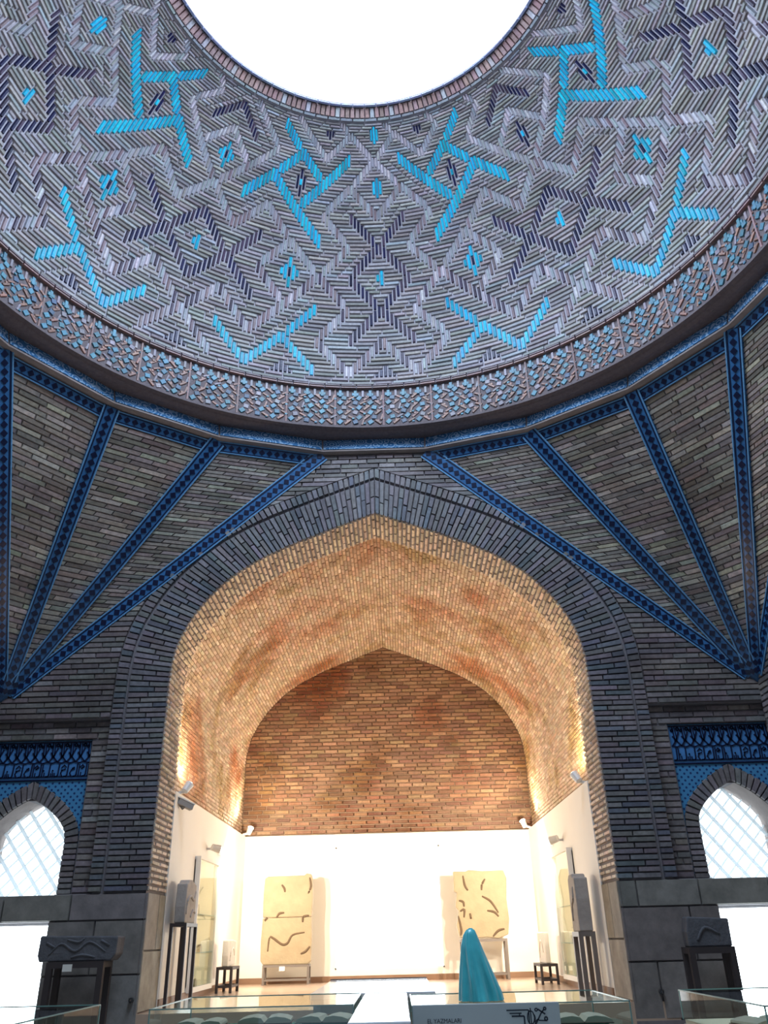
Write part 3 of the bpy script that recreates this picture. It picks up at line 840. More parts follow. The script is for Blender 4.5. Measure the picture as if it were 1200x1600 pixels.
# ------------------------------------------------------------------ IWAN
YJ, YB, ZF, ZL = 4.62, 9.15, 1.045, 3.04
vault = empty('ceiling_iwan', (0, 0, 0)); tag(vault, 'pointed brick vault of the side room behind the arch, lit warm from below', 'vault', kind='structure')
sl = MB(); P0 = AP.offset(.016); P1 = AP.offset(.085)
def full(P): return [(x, z) for x, z in P] + [(-x, z) for x, z in P[::-1]][1:]
F0, F1 = full(P0), full(P1)
def extr(mb, F, y0, y1):
    n = len(F); mb.add([(x, y0, z) for x, z in F] + [(x, y1, z) for x, z in F], [(i, i + 1, n + i + 1, n + i) for i in range(n - 1)])
extr(sl, F0, 3.962, YJ); so = sl.build('soffit_backing', 'mortar', vault)
n = min(len(F0), len(F1))
k1 = MB()
for A_, B_ in ((P0, P1),):
    m_ = min(len(A_), len(B_)) - 1
    for sg in (-1, 1):
        a = [(sg * x, YJ, z) for x, z in A_[:m_]] + [(0, YJ, A_[-1][1])]; b = [(sg * x, YJ, z) for x, z in B_[:m_]] + [(0, YJ, B_[-1][1])]
        q = len(a); k1.add(a + b, [(i, i + 1, q + i + 1, q + i) for i in range(q - 1)])
k1.build('step_face', 'mortar_warm', vault)
P1c = [(ax(ZL - .05, .085), ZL - .05)] + [tuple(p) for p in P1 if p[1] > ZL]
vb = MB(); extr(vb, full(np.array(P1c)), YJ, YB + .02); vb.build('vault_backing', 'mortar_warm', vault)
ext = MB(); extr(ext, full(AP.offset(.45)), YJ - .1, YB + .3); ext.build('vault_extrados', 'mortar_warm', vault)
vp = []; sp = []
C_VA = (.55, .41, .29); C_VL = (.66, .53, .40)
for sg in (-1, 1):
    def fmo(u, t, h, off):
        P = opro(AP, off); x, z = P.at(t, -h); return np.array([sg * max(x, 0.0), u, z])
    fm = lambda u, t, h: fmo(u, t, h, .016)
    courses(i203, opro(AP, .016).len - .004, .056, .205, lambda t: 3.965, lambda t: YJ, fm, lambda u, t: vary((.60, .49, .38) if rnd.random() < .75 else (.46, .36, .27), .22, .05), sp, joint=.021, proud=.022, jit=.006, seed=61 + sg)
    i304 = float(np.interp(ZL - .03, AP.p[:, 1], AP.s))
    fm2 = lambda u, t, h: fmo(u, t, h, .085)
    courses(i304, opro(AP, .085).len - .004, .047, .15, lambda t: YJ + .005, lambda t: YB, fm2, lambda u, t: vary(C_VA if rnd.random() < .8 else C_VL, .22, .06), vp, joint=.008, proud=.014, jit=.004, seed=71 + sg)
lay(sp, 'soffit_brick', vault, MATS['soffit_brick'], 200, 'soffit_bricks')
lay(vp, 'brick', vault, MATS['vault_brick'], 300, 'brick_courses')
# stone jambs of the iwan
jb = []
for sg in (-1, 1):
    fm = lambda u, t, h: np.array([sg * (2.215 - h), u, t])
    courses(1.05, 2.03, .49, .66, lambda z: 3.975, lambda z: YJ, fm, lambda u, t: vary((.30, .265, .21), .12, .04), jb, joint=.008, proud=.012, jit=.002, seed=81 + sg, rough=.7)
jroot = empty('trim_3', (0, 0, ZF)); tag(jroot, 'dressed stone lower jambs on both sides of the big arch', 'jamb', kind='structure')
lay_local([(p - np.array([0, 0, ZF]), c) for p, c in jb], 'jamb_stone', jroot, MATS['stone_block'], 40, 'jamb_stones')
# back wall of bricks above the white lining
ib = empty('wall_iwan_back', (0, YB, ZL)); tag(ib, 'red brown brick end wall of the vaulted side room above the white lining', 'wall', kind='structure')
bw = MB(); o_ = full(np.array([(x, z) for x, z in AP.offset(.12) if True])); bw.add([(x, .03, max(z, 1.0) - ZL) for x, z in o_], [tuple(range(len(o_)))]); bw.build('backing', 'mortar_warm', ib)
bp_ = []
for sg in (1,):
    courses(-.04, AP.offset(.08)[-1][1] - ZL, .062, .22, lambda t: -ax(t + ZL, .075), lambda t: ax(t + ZL, .075), lambda u, t, h: np.array([sg * u, .025 - h, t]),
            lambda u, t: vary(rnd.choice([(.27, .15, .09), (.32, .195, .115), (.22, .115, .075)]), .22, .06), bp_, joint=.013, proud=.02, jit=.005, seed=91 + sg)
lay_local(bp_, 'brick', ib, MATS['vault_brick'], 300, 'brick_courses')
# white lining, floor, skirting
XL, YLN = 2.20, 9.07
ROOMW = dict(x0=-.80, x1=.80, z0=1.20, z1=2.85)
for side, sg in (('iwan_left', -1), ('iwan_right', 1)):
    a, b = sorted((sg * XL, sg * 2.34))
    o = MB().box((a, YJ - .004, ZF), (b, YLN + .1, ZL)).build('wall_' + side, 'white_plaster')
    tag(o, 'white plastered lower side wall of the vaulted room, ' + ('left' if sg < 0 else 'right'), 'wall', kind='structure')
    a, b = sorted((sg * XL, sg * (XL - .015)))
    o = MB().box((a, YJ + .02, ZF), (b, YLN, ZF + .075)).build('baseboard_' + side, 'brown_skirting')
    tag(o, 'brown skirting along the ' + ('left' if sg < 0 else 'right') + ' white wall of the vaulted room', 'skirting', kind='structure')
rw = ROOMW; m_ = MB()
m_.box((-XL, YLN, ZF), (rw['x0'], YLN + .06, ZL)); m_.box((rw['x1'], YLN, ZF), (XL, YLN + .06, ZL)); m_.box((rw['x0'], YLN, ZF), (rw['x1'], YLN + .06, rw['z0'])); m_.box((rw['x0'], YLN, rw['z1']), (rw['x1'], YLN + .06, ZL))
o = m_.build('wall_iwan_end', 'white_plaster'); tag(o, 'white plastered lower end wall of the vaulted room behind the reliefs', 'wall', kind='structure')
o = MB().box((-XL + .015, YLN - .015, ZF), (XL - .015, YLN, ZF + .075)).build('baseboard_iwan_end', 'brown_skirting'); tag(o, 'brown skirting along the white end wall of the vaulted room', 'skirting', kind='structure')
o = MB().box((-2.6, 3.972, 0), (2.6, YB + .3, ZF)).build('floor_iwan', 'iwan_floor'); tag(o, 'polished tan floor of the raised vaulted room', 'floor', kind='structure')
# bright window in the end wall
emis('iwan_sky', (.90, .97, 1.0), IWAN_WINDOW)
root = empty('window_4', (0, YLN + .03, rw['z0'])); tag(root, 'large bright window in the white end wall between the two reliefs', 'window', kind='structure')
H_ = rw['z1'] - rw['z0']
g = MB(); g.add([(rw['x0'], .02, 0), (rw['x1'], .02, 0), (rw['x1'], .02, H_), (rw['x0'], .02, H_)], [(0, 1, 2, 3)]); g.build('pane', 'iwan_sky', root)
f_ = MB()
for x in (rw['x0'], rw['x1'] - .02): f_.box((x, -.025, 0), (x + .02, .015, H_))
for z in (0, H_ - .02): f_.box((rw['x0'], -.025, z), (rw['x1'], .015, z + .02))
f_.build('window_frame', 'sill_white', root)

# ------------------------------------------------------------------ lamps of the iwan
mat('lamp_white', (.75, .74, .70), .4); mat('lamp_dark', (.05, .05, .05), .4)
def spot(name, label, loc, aim, power, col, cone, body, cat='spotlight', group=None, size=.04):
    root = empty(name, loc); tag(root, label, cat, group)
    d = (Vector(aim) - Vector(loc)).normalized()
    b = MB(); b.cyl(-d * .075, d * .03, .038, 14, .048); b.build('lamp_head', body, root)
    e = MB(); e.cyl(d * .031, d * .034, .042, 14); e.build('lens', 'lens_glow', root)
    L = bpy.data.lights.new(name + '_light', 'SPOT'); L.energy = power; L.color = col; L.spot_size = math.radians(cone); L.spot_blend = .6; L.shadow_soft_size = size
    o = bpy.data.objects.new('light', L); COL.objects.link(o); o.parent = root; o.location = d * .06
    o.rotation_euler = d.to_track_quat('-Z', 'Y').to_euler()
    return root
emis('lens_glow', SPOTCOL, 20.0)
for sg, nm in ((-1, 'left'), (1, 'right')):
    r_ = spot('floodlight', 'small warm floodlight on the ledge near the arch, ' + nm, (sg * 2.12, 4.80, 3.12), (sg * .9, 6.3, 5.6), UPLIGHT, WARM, 165, 'lamp_white', 'floodlight', 'ledge floodlights')
    MB().bar((sg * .12, 0, -.078), (0, 0, -.05), .03).build('bracket', 'lamp_white', r_)
    r_ = spot('floodlight', 'small warm floodlight on the ledge in the far corner, ' + nm, (sg * 2.10, 8.85, 3.12), (sg * .8, 7.2, 5.6), UPLIGHT, WARM, 165, 'lamp_white', 'floodlight', 'ledge floodlights')
    MB().bar((sg * .12, 0, -.078), (0, 0, -.05), .03).build('bracket', 'lamp_white', r_)
    for k, (y, aim) in enumerate(((6.35, (-sg * 1.6, 8.9, 1.7)), (7.05, (sg * .8, 9.1, 1.9)))):
        r_ = spot('spotlight', ('nearer' if k == 0 else 'farther') + ' of the two wall spotlights high on the %s white wall' % nm, (sg * 2.07, y, 2.62), aim, SPOT, SPOTCOL, 150, 'lamp_white', 'spotlight', 'wall spotlights')
        MB().bar((sg * .13, 0, .0), (0, 0, .0), .025).build('bracket', 'lamp_white', r_)

# ------------------------------------------------------------------ carved stones of the iwan and their stands
mat('carved_shade', (.13, .085, .05), .9, noise=.3, nscale=20)  # shade of deep-cut carving, painted dark on the relief lines
mat('relief_stone', (.36, .28, .175), .8, noise=.22, nscale=7, bump=.35, bscale=30)
mat('grey_stone', (.34, .31, .28), .85, noise=.3, nscale=8, bump=.5, bscale=25)
mat('pale_stone', (.66, .60, .52), .8, noise=.15, nscale=8, bump=.3)
mat('dark_stone', (.10, .10, .11), .8, noise=.35, nscale=9, bump=.5)
mat('stand_metal', (.20, .17, .15), .45, metal=.3, noise=.1)
mat('stand_dark', (.045, .035, .035), .45, noise=.2)
mat('card', (.75, .73, .66), .7)
def slab(name, outline, t, m, parent, y=0.0, bev=.012):
    o = MB().prism(outline, lambda x, z: (x, y, z), lambda x, z: (x, y - t, z)).build(name, m, parent); bevel(o, bev); return o
def carve(lines, parent, y, m, r=.014, name='carved_line'):
    for pts in lines:
        P = catmull(pts, 5) if len(pts) > 2 else pts
        n = len(P); rad = [r * (.55 + .45 * math.sin(math.pi * (i + .6) / (n + .2))) for i in range(n)]
        MB().tube([(x, y, z) for x, z in P], rad, 8).build(name, m, parent, smooth=True)
def stand(name, label, loc, w, d, h, leg, m, rz=0.0, rail=.16, group=None, feet=False, card=None):
    root = empty(name, loc, rz); tag(root, label, 'stand', group)
    for sx in (-1, 1):
        for sy in (-1, 1):
            q = MB(); x, y = sx * (w / 2 - leg / 2), sy * (d / 2 - leg / 2)
            q.box((x - leg / 2, y - leg / 2, 0), (x + leg / 2, y + leg / 2, h - leg)); q.build('leg', m, root)
    q = MB(); q.box((-w / 2, -d / 2, h - leg), (w / 2, d / 2, h)); q.build('top_frame', m, root)
    if rail:
        for sy in (-1, 1): MB().bar((-w / 2 + leg, sy * (d / 2 - leg / 2), rail), (w / 2 - leg, sy * (d / 2 - leg / 2), rail), leg * .8).build('rail', m, root)
        for sx in (-1, 1): MB().bar((sx * (w / 2 - leg / 2), -d / 2 + leg, rail), (sx * (w / 2 - leg / 2), d / 2 - leg, rail), leg * .8).build('rail', m, root)
    if card:
        MB().box((card - .04, -d / 2 - .012, h - .075), (card + .04, -d / 2, h - .02)).build('label_card', 'card', root)
    return root
YS = 8.72
# left relief: upper and lower block
r_ = empty('stone_relief', (-1.46, YS, 1.292)); tag(r_, 'tall carved stone relief of two blocks on a stand, left of the bright window', 'stone relief')
slab('lower_block', [(-.33, 0), (.30, 0), (.345, .04), (.355, .30), (.345, .595), (-.36, .595), (-.375, .30), (-.37, .05)], .12, 'relief_stone', r_, y=.06)
slab('upper_block', [(-.36, .60), (.345, .60), (.36, .85), (.35, 1.10), (.33, 1.165), (.26, 1.175), (.235, 1.15), (-.30, 1.145), (-.35, 1.12), (-.365, .9)], .12, 'relief_stone', r_, y=.06)
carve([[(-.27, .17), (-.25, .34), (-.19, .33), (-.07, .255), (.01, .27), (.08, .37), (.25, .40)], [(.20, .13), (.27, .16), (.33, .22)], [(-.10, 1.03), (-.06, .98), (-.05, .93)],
       [(.31, 1.12), (.33, 1.0), (.29, .90)], [(-.16, .60), (-.12, .65), (-.05, .66)], [(.22, .53), (.23, .60), (.31, .615)], [(-.33, .56), (-.29, .60)]], r_, -.058, 'carved_shade', .017)
stand('stone_stand', 'grey metal stand with a label card under the tall left relief', (-1.46, YS, ZF), .66, .24, .247, .03, 'stand_metal', rail=.06, card=-.05)
# right relief
r_ = empty('stone_relief', (1.35, YS, 1.552)); tag(r_, 'broken edged carved stone relief right of the bright window, behind the teal cloth', 'stone relief')
slab('block', [(-.34, .03), (-.20, 0), (.05, .02), (.22, .0), (.36, .05), (.39, .25), (.375, .5), (.40, .78), (.36, .89), (.05, .885), (-.15, .905), (-.20, .885), (-.38, .89), (-.385, .62), (-.345, .60), (-.375, .42), (-.33, .36), (-.37, .18)], .12, 'relief_stone', r_, y=.06)
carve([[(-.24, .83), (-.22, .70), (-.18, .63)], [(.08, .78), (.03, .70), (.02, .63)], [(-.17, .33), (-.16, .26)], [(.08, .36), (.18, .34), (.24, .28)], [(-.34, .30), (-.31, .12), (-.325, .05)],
       [(.14, .03), (.22, .10), (.31, .12)], [(.02, .55), (.14, .48), (.24, .33)], [(-.32, .50), (-.26, .48), (-.25, .42)], [(-.31, .36), (-.25, .38), (-.26, .28)]], r_, -.058, 'carved_shade', .017)
stand('stone_stand', 'grey metal stand under the broken edged right relief', (1.35, YS, ZF), .66, .26, .507, .034, 'stand_metal', rail=.07)
# stones along the side walls (turned to face across the room)
r_ = empty('carved_stone', (-2.07, 4.92, 1.775), -math.pi / 2 + math.pi); tag(r_, 'rough topped stone slab on a tall dark stand by the left wall near the arch', 'stone slab')
slab('slab', [(-.22, 0), (.22, .0), (.225, .2), (.21, .37), (.10, .385), (.02, .41), (-.10, .405), (-.14, .375), (-.21, .365), (-.23, .15)], .11, 'grey_stone', r_, y=.055)
carve([[(-.2, .08), (-.18, .2), (-.05, .25), (.1, .22), (.18, .3)], [(.0, .06), (.1, .12), (.2, .1)]], r_, -.056, 'grey_stone', .016)
stand('stone_stand', 'tall dark four legged stand by the left wall near the arch', (-2.07, 4.92, ZF), .50, .17, .73, .032, 'stand_dark', math.pi / 2, rail=0)
r_ = empty('carved_stone', (-2.00, 7.15, 1.325), math.pi / 2); tag(r_, 'small pale stone slab on a low dark stand by the left wall, far end', 'stone slab')
slab('slab', [(-.24, 0), (.24, .015), (.245, .28), (.05, .295), (-.23, .29), (-.25, .12)], .08, 'pale_stone', r_, y=.04)
carve([[(-.15, .06), (-.1, .16), (.05, .2), (.15, .12)]], r_, -.041, 'pale_stone', .012)
stand('stone_stand', 'low dark four legged stand by the left wall, far end', (-2.00, 7.15, ZF), .50, .20, .28, .032, 'stand_dark', math.pi / 2, rail=.07)
r_ = empty('carved_stone', (2.04, 4.98, 1.61), -math.pi / 2); tag(r_, 'tall narrow grey stone post on a dark stand by the right wall near the arch', 'stone slab')
slab('slab', [(-.17, 0), (.17, 0), (.175, .3), (.165, .50), (.08, .505), (.06, .54), (-.10, .535), (-.165, .50), (-.18, .25)], .14, 'grey_stone', r_, y=.07)
carve([[(-.08, .1), (-.05, .25), (.04, .3), (.06, .42)]], r_, -.071, 'grey_stone', .016)
stand('stone_stand', 'tall grey metal stand by the right wall near the arch', (2.04, 4.98, ZF), .34, .17, .565, .045, 'stand_metal', math.pi / 2, rail=0)
r_ = empty('carved_stone', (1.98, 7.30, 1.27), -math.pi / 2); tag(r_, 'small grey stone slab on a low dark stand by the right wall, far end', 'stone slab')
slab('slab', [(-.27, 0), (.27, 0), (.275, .2), (.265, .345), (-.26, .35), (-.275, .15)], .06, 'pale_stone', r_, y=.03)
carve([[(-.15, .06), (-.1, .2), (.05, .25), (.15, .12)]], r_, -.031, 'pale_stone', .012)
stand('stone_stand', 'low dark four legged stand by the right wall, far end', (1.98, 7.30, ZF), .56, .22, .225, .03, 'stand_dark', math.pi / 2, rail=.05)

# ------------------------------------------------------------------ wall showcases, camera, socket
def pane_mat(name, tint):
    m = bpy.data.materials.new(name); m.use_nodes = True; nt = m.node_tree; nt.nodes.clear(); L = nt.links
    t = nt.nodes.new('ShaderNodeBsdfTransparent'); t.inputs[0].default_value = (*tint, 1)
    g = nt.nodes.new('ShaderNodeBsdfGlossy'); g.inputs['Roughness'].default_value = 0.0
    ge = nt.nodes.new('ShaderNodeNewGeometry'); dt = nt.nodes.new('ShaderNodeVectorMath'); dt.operation = 'DOT_PRODUCT'
    L.new(ge.outputs['Normal'], dt.inputs[0]); L.new(ge.outputs['Incoming'], dt.inputs[1])
    ab = nt.nodes.new('ShaderNodeMath'); ab.operation = 'ABSOLUTE'; L.new(dt.outputs['Value'], ab.inputs[0])
    iv = nt.nodes.new('ShaderNodeMath'); iv.operation = 'SUBTRACT'; iv.inputs[0].default_value = 1; L.new(ab.outputs[0], iv.inputs[1])
    pw = nt.nodes.new('ShaderNodeMath'); pw.operation = 'POWER'; pw.inputs[1].default_value = 5; L.new(iv.outputs[0], pw.inputs[0])
    mr = nt.nodes.new('ShaderNodeMapRange'); mr.inputs[3].default_value = .06; mr.inputs[4].default_value = 1; L.new(pw.outputs[0], mr.inputs[0])
    mx = nt.nodes.new('ShaderNodeMixShader'); o = nt.nodes.new('ShaderNodeOutputMaterial')
    L.new(mr.outputs[0], mx.inputs[0]); L.new(t.outputs[0], mx.inputs[1]); L.new(g.outputs[0], mx.inputs[2]); L.new(mx.outputs[0], o.inputs[0]); MATS[name] = m
pane_mat('clear_glass', (.90, .97, .95))
mat('case_green', (.02, .16, .12), .8, noise=.15); mat('case_grey', (.32, .32, .31), .5, noise=.1); mat('cream', (.82, .74, .52), .7, noise=.05)
mat('glass_edge', (.25, .42, .38), .2); mat('shard', (.45, .38, .25), .6, noise=.3)
for sg, nm, y0, y1 in ((-1, 'left', 5.75, 6.85), (1, 'right', 5.85, 6.95)):
    x = sg * XL; i = -sg
    r_ = empty('wall_showcase', (x, (y0 + y1) / 2, 1.16)); tag(r_, 'white framed glass showcase against the %s white wall' % nm, 'showcase', 'wall showcases')
    hy, H_ = (y1 - y0) / 2, 1.30
    def B(a, b, m, n, p=r_):
        lo = [min(u, v) for u, v in zip(a, b)]; hi = [max(u, v) for u, v in zip(a, b)]; return MB().box(lo, hi).build(n, m, p)
    B((0, -hy, 0), (i * .012, hy, H_), 'cream', 'back_panel')
    for s2 in (-1, 1): B((0, s2 * hy, 0), (i * .07, s2 * (hy - .03), H_), 'white_plaster', 'side_post')
    B((0, -hy, -.05), (i * .07, hy, 0), 'white_plaster', 'bottom_rail'); B((0, -hy, H_), (i * .07, hy, H_ + .03), 'white_plaster', 'top_rail')
    for z in (.33, .72): B((i * .012, -hy + .03, z), (i * .055, hy - .03, z + .008), 'glass_edge', 'shelf')
    q = MB(); q.add([(i * .06, -hy + .03, 0), (i * .06, hy - .03, 0), (i * .06, hy - .03, H_), (i * .06, -hy + .03, H_)], [(0, 1, 2, 3)]); q.build('glass_pane', 'clear_glass', r_)
    rr = random.Random(4)
    for k in range(3):
        z = (.0, .338, .728)[k % 3]; y = -hy + .12 + rr.random() * (2 * hy - .24); h = rr.uniform(.07, .14)
        P = [(1, .0), (.8, .6), (.3, 1), (-.5, .9), (-1, .3), (-.7, 0)]
        o = MB().prism([(a * .06, b * h) for a, b in P], lambda u, v, y=y, z=z: (x + i * .02, (y0 + y1) / 2 + y + u, 1.16 + z + v + .001), lambda u, v, y=y, z=z: (x + i * .045, (y0 + y1) / 2 + y + u, 1.16 + z + v + .001)).build('ceramic_shard', 'shard')
        tag(o, ('lower', 'middle', 'upper')[k % 3] + ' shelf pottery shard in the %s wall showcase' % nm, 'shard', 'shards in the %s wall showcase' % nm)
r_ = empty('security_camera', (-2.14, 4.80, 2.93)); tag(r_, 'small grey security camera on the left wall under the ledge', 'camera')
mat('cam_grey', (.30, .29, .28), .4)
d = Vector((.8, .65, -.35)).normalized()
MB().bar(-d * .09, d * .09, .07, .06).build('housing', 'cam_grey', r_); MB().bar(-d * .10 + Vector((0, 0, .036)), d * .11 + Vector((0, 0, .036)), .08, .012).build('sunshield', 'lamp_white', r_)
MB().tube([(-.06, 0, .0), (-.02, 0, -.05), (0, 0, -.03)], .012).build('bracket', 'cam_grey', r_); MB().cyl(d * .09, d * .093, .022).build('lens', 'lamp_dark', r_)
r_ = empty('wall_socket', (XL, 5.22, 1.345)); tag(r_, 'small grey socket box with a thin conduit low on the right wall', 'socket')
MB().box((-.02, -.035, -.05), (0, .035, .05)).build('box', 'cam_grey', r_); MB().box((-.012, -.006, -.298), (-.002, .006, -.05)).build('conduit', 'cam_grey', r_); MB().box((-.023, -.018, -.02), (-.02, .018, .02)).build('cover', 'stand_dark', r_)

# ------------------------------------------------------------------ stone pieces outside the arch
r_ = empty('carved_stone', (-2.68, 3.72, 1.475)); tag(r_, 'dark carved stone block on a stand between the left doorway and the arch', 'stone slab')
slab('slab', [(-.33, 0), (.30, 0), (.34, .05), (.345, .19), (-.345, .205), (-.35, .05)], .22, 'dark_stone', r_, y=.11)
carve([[(-.25, .05), (-.15, .14), (-.02, .08), (.1, .15), (.25, .07)], [(-.28, .15), (-.2, .11)], [(.2, .16), (.28, .12)], [(-.1, .17), (.0, .15), (.05, .18)], [(-.05, .03), (.05, .05), (.16, .03)]], r_, -.109, 'dark_stone', .011)
stand('stone_stand', 'dark stand with a pale card, left of the arch', (-2.68, 3.72, 0), .50, .26, 1.475, .05, 'stand_dark', rail=.3, card=-.06)
r_ = empty('carved_stone', (2.86, 3.72, 1.465)); tag(r_, 'dark stone panel on a stand between the arch and the right doorway', 'stone slab')
slab('slab', [(-.18, 0), (.20, 0), (.205, .22), (-.16, .24), (-.185, .12)], .14, 'dark_stone', r_, y=.07)
carve([[(-.1, .05), (-.02, .15), (.1, .1)]], r_, -.071, 'dark_stone', .014)
stand('stone_stand', 'dark stand right of the arch below the stone panel', (2.86, 3.72, 0), .40, .22, 1.465, .05, 'stand_dark', rail=.3)
for sg, x, z in ((-1, -2.26, 1.155), (1, 2.46, 1.12)):
    r_ = empty('wall_hook', (x, 3.97, z)); tag(r_, 'tiny black hook on the stone ' + ('left' if sg < 0 else 'right') + ' of the arch', 'hook')
    MB().cyl((0, 0, 0), (0, -.03, 0), .022, 12).build('plate', 'lamp_dark', r_); MB().tube([(0, -.03, 0), (0, -.06, -.005), (0, -.065, .02)], .009).build('peg', 'lamp_dark', r_)

# ------------------------------------------------------------------ glass display cases
ZT = 1.30
def glass_case(label, x0, x1, y0, y1, zt=ZT, ztray=1.159, liner='case_green', group='glass display cases'):
    cx, cy = (x0 + x1) / 2, (y0 + y1) / 2; hx, hy = (x1 - x0) / 2, (y1 - y0) / 2
    r_ = empty('glass_case', (cx, cy, 0)); tag(r_, label, 'display case', group)
    b = MB().box((-hx, -hy, .08), (hx, hy, ztray - .02)).build('cabinet', 'case_grey', r_)
    MB().box((-hx + .04, -hy + .04, 0), (hx - .04, hy - .04, .08)).build('plinth', 'stand_dark', r_)
    MB().box((-hx + .008, -hy + .008, ztray - .02), (hx - .008, hy - .008, ztray)).build('liner', liner, r_)
    Q = {'top_pane': [(-hx, -hy, zt), (hx, -hy, zt), (hx, hy, zt), (-hx, hy, zt)], 'front_pane': [(-hx, -hy, ztray), (hx, -hy, ztray), (hx, -hy, zt), (-hx, -hy, zt)],
         'rear_pane': [(hx, hy, ztray), (-hx, hy, ztray), (-hx, hy, zt), (hx, hy, zt)], 'side_pane': [(-hx, hy, ztray), (-hx, -hy, ztray), (-hx, -hy, zt), (-hx, hy, zt)]}
    for n, q in Q.items(): MB().add(q, [(0, 1, 2, 3)]).build(n, 'clear_glass', r_)
    MB().add([(hx, -hy, ztray), (hx, hy, ztray), (hx, hy, zt), (hx, -hy, zt)], [(0, 1, 2, 3)]).build('side_pane', 'clear_glass', r_)
    e = .003
    for a, c in (((-hx, -hy, zt), (hx, -hy, zt)), ((hx, -hy, zt), (hx, hy, zt)), ((hx, hy, zt), (-hx, hy, zt)), ((-hx, hy, zt), (-hx, -hy, zt)),
                 ((-hx, -hy, ztray), (-hx, -hy, zt)), ((hx, -hy, ztray), (hx, -hy, zt)), ((hx, hy, ztray), (hx, hy, zt)), ((-hx, hy, ztray), (-hx, hy, zt))):
        MB().bar(a, c, e * 2).build('glass_edge', 'glass_edge', r_)
    return r_
glass_case('wide glass case of open books left of the white table', -1.14, -.10, .40, 1.36)
glass_case('wide glass case behind the lettered sign, teal cloth on its top', .20, 1.26, .20, 1.10)
glass_case('glass case at the far left bottom edge', -2.45, -1.55, -.30, .88)
glass_case('glass case at the far right bottom edge', 1.72, 2.65, -.30, .92, liner='cream')
# white topped table between the cases
mat('white_gloss', (.88, .90, .92), .08, noise=.02)
r_ = empty('white_table', (-.04, 2.6, 0)); tag(r_, 'glossy white topped table reflecting the bright window, behind the glass cases', 'table')
o = MB().box((-.41, -.93, 1.25), (.41, .93, 1.285)).build('tabletop', 'white_gloss', r_); bevel(o, .006)
o = MB().box((-.41, .924, 1.286), (.41, .93, 1.296)).build('rear_edge', 'stand_metal', r_)
for sx in (-1, 1):
    for sy in (-1, 1): MB().box((sx * .36 - .025, sy * .86 - .025, 0), (sx * .36 + .025, sy * .86 + .025, 1.25)).build('leg', 'lamp_white', r_)
MB().box((-.37, -.88, 1.17), (.37, .88, 1.25)).build('apron', 'lamp_white', r_)

r_ = empty('white_gap_filler', (.05, .60, 0)); tag(r_, 'narrow glossy white block added to fill the bright gap between the two glass cases', 'gap filler')  # added block; its white top stands in for the glare between the cases
o = MB().box((-.135, -1.0, 1.25), (.135, 1.0, 1.285)).build('filler_top', 'white_gloss', r_); bevel(o, .006)
MB().box((-.125, -.98, 0), (.125, .98, 1.25)).build('body', 'lamp_white', r_)

# ------------------------------------------------------------------ books in the cases
mat('paper', (.46, .42, .32), .8, noise=.12, nscale=30); mat('leather', (.07, .045, .03), .5, noise=.3); mat('leather_green', (.06, .08, .06), .5, noise=.3); mat('felt', (.01, .22, .16), .9)
def open_book(label, loc, rz, w=.15, l=.24, tilt=8, cover='leather', group='open manuscripts in the glass cases'):
    r_ = empty('open_book', loc, rz); r_.rotation_euler = (math.radians(tilt), 0, rz); tag(r_, label, 'book', group)
    for sg, n in ((-1, 'page_block'), (1, 'page_block')):
        prof = [(0, .006), (.02, .028), (.06, .034), (.11, .028), (w, .018), (w + .003, .008), (w, .004), (.0, .004)]
        o = MB().prism([(sg * x, z) for x, z in prof], lambda x, z: (x, -l / 2, z), lambda x, z: (x, l / 2, z)).build(n, 'paper', r_)
        MB().prism([(sg * .0, 0), (sg * (w + .008), 0), (sg * (w + .008), .004), (0, .004)], lambda x, z: (x, -l / 2 - .006, z), lambda x, z: (x, l / 2 + .006, z)).build('cover', cover, r_)
    MB().box((-.004, -l / 2, .004), (.004, l / 2, .008)).build('spine', cover, r_)
    return r_
def cradle(label, x, y, w, d, h, tilt):
    r_ = empty('book_cradle', (x, y, 1.16)); tag(r_, label, 'book stand', 'felt book stands')
    dz = math.tan(math.radians(tilt)) * d / 2
    MB().prism([(-d / 2, 0), (d / 2, 0), (d / 2, h + dz), (-d / 2, h - dz)], lambda y, z: (-w / 2, y, z), lambda y, z: (w / 2, y, z)).build('wedge', 'felt', r_)
    MB().box((-w / 2 - .015, -d / 2 - .015, 0), (w / 2 + .015, d / 2 + .015, .006)).build('base_cloth', 'felt', r_)
    return h
for lab, x, y, rz, tl, cov, hh in (('open manuscript on green felt in the middle of the left case', -.60, .82, .06, 10, 'leather', .04), ('open manuscript at the right end of the left case', -.27, .80, -.10, 9, 'leather_green', .04),
                                  ('open manuscript at the left end of the left case', -.95, .80, .03, 4, 'leather', .03), ('open manuscript in the case behind the sign', 1.08, .55, -.05, 6, 'leather', .03)):
    if x < 0 or True:
        cradle('green felt block under the ' + lab[5:], x, y, .24, .22, hh, 0)
        open_book(lab, (x, y, 1.16 + hh + .001), rz, w=.14 if x > -.9 else .12, tilt=0, cover=cov)
o = open_book('open manuscript in the far right glass case', (2.02, .45, 1.165), .2, tilt=0)

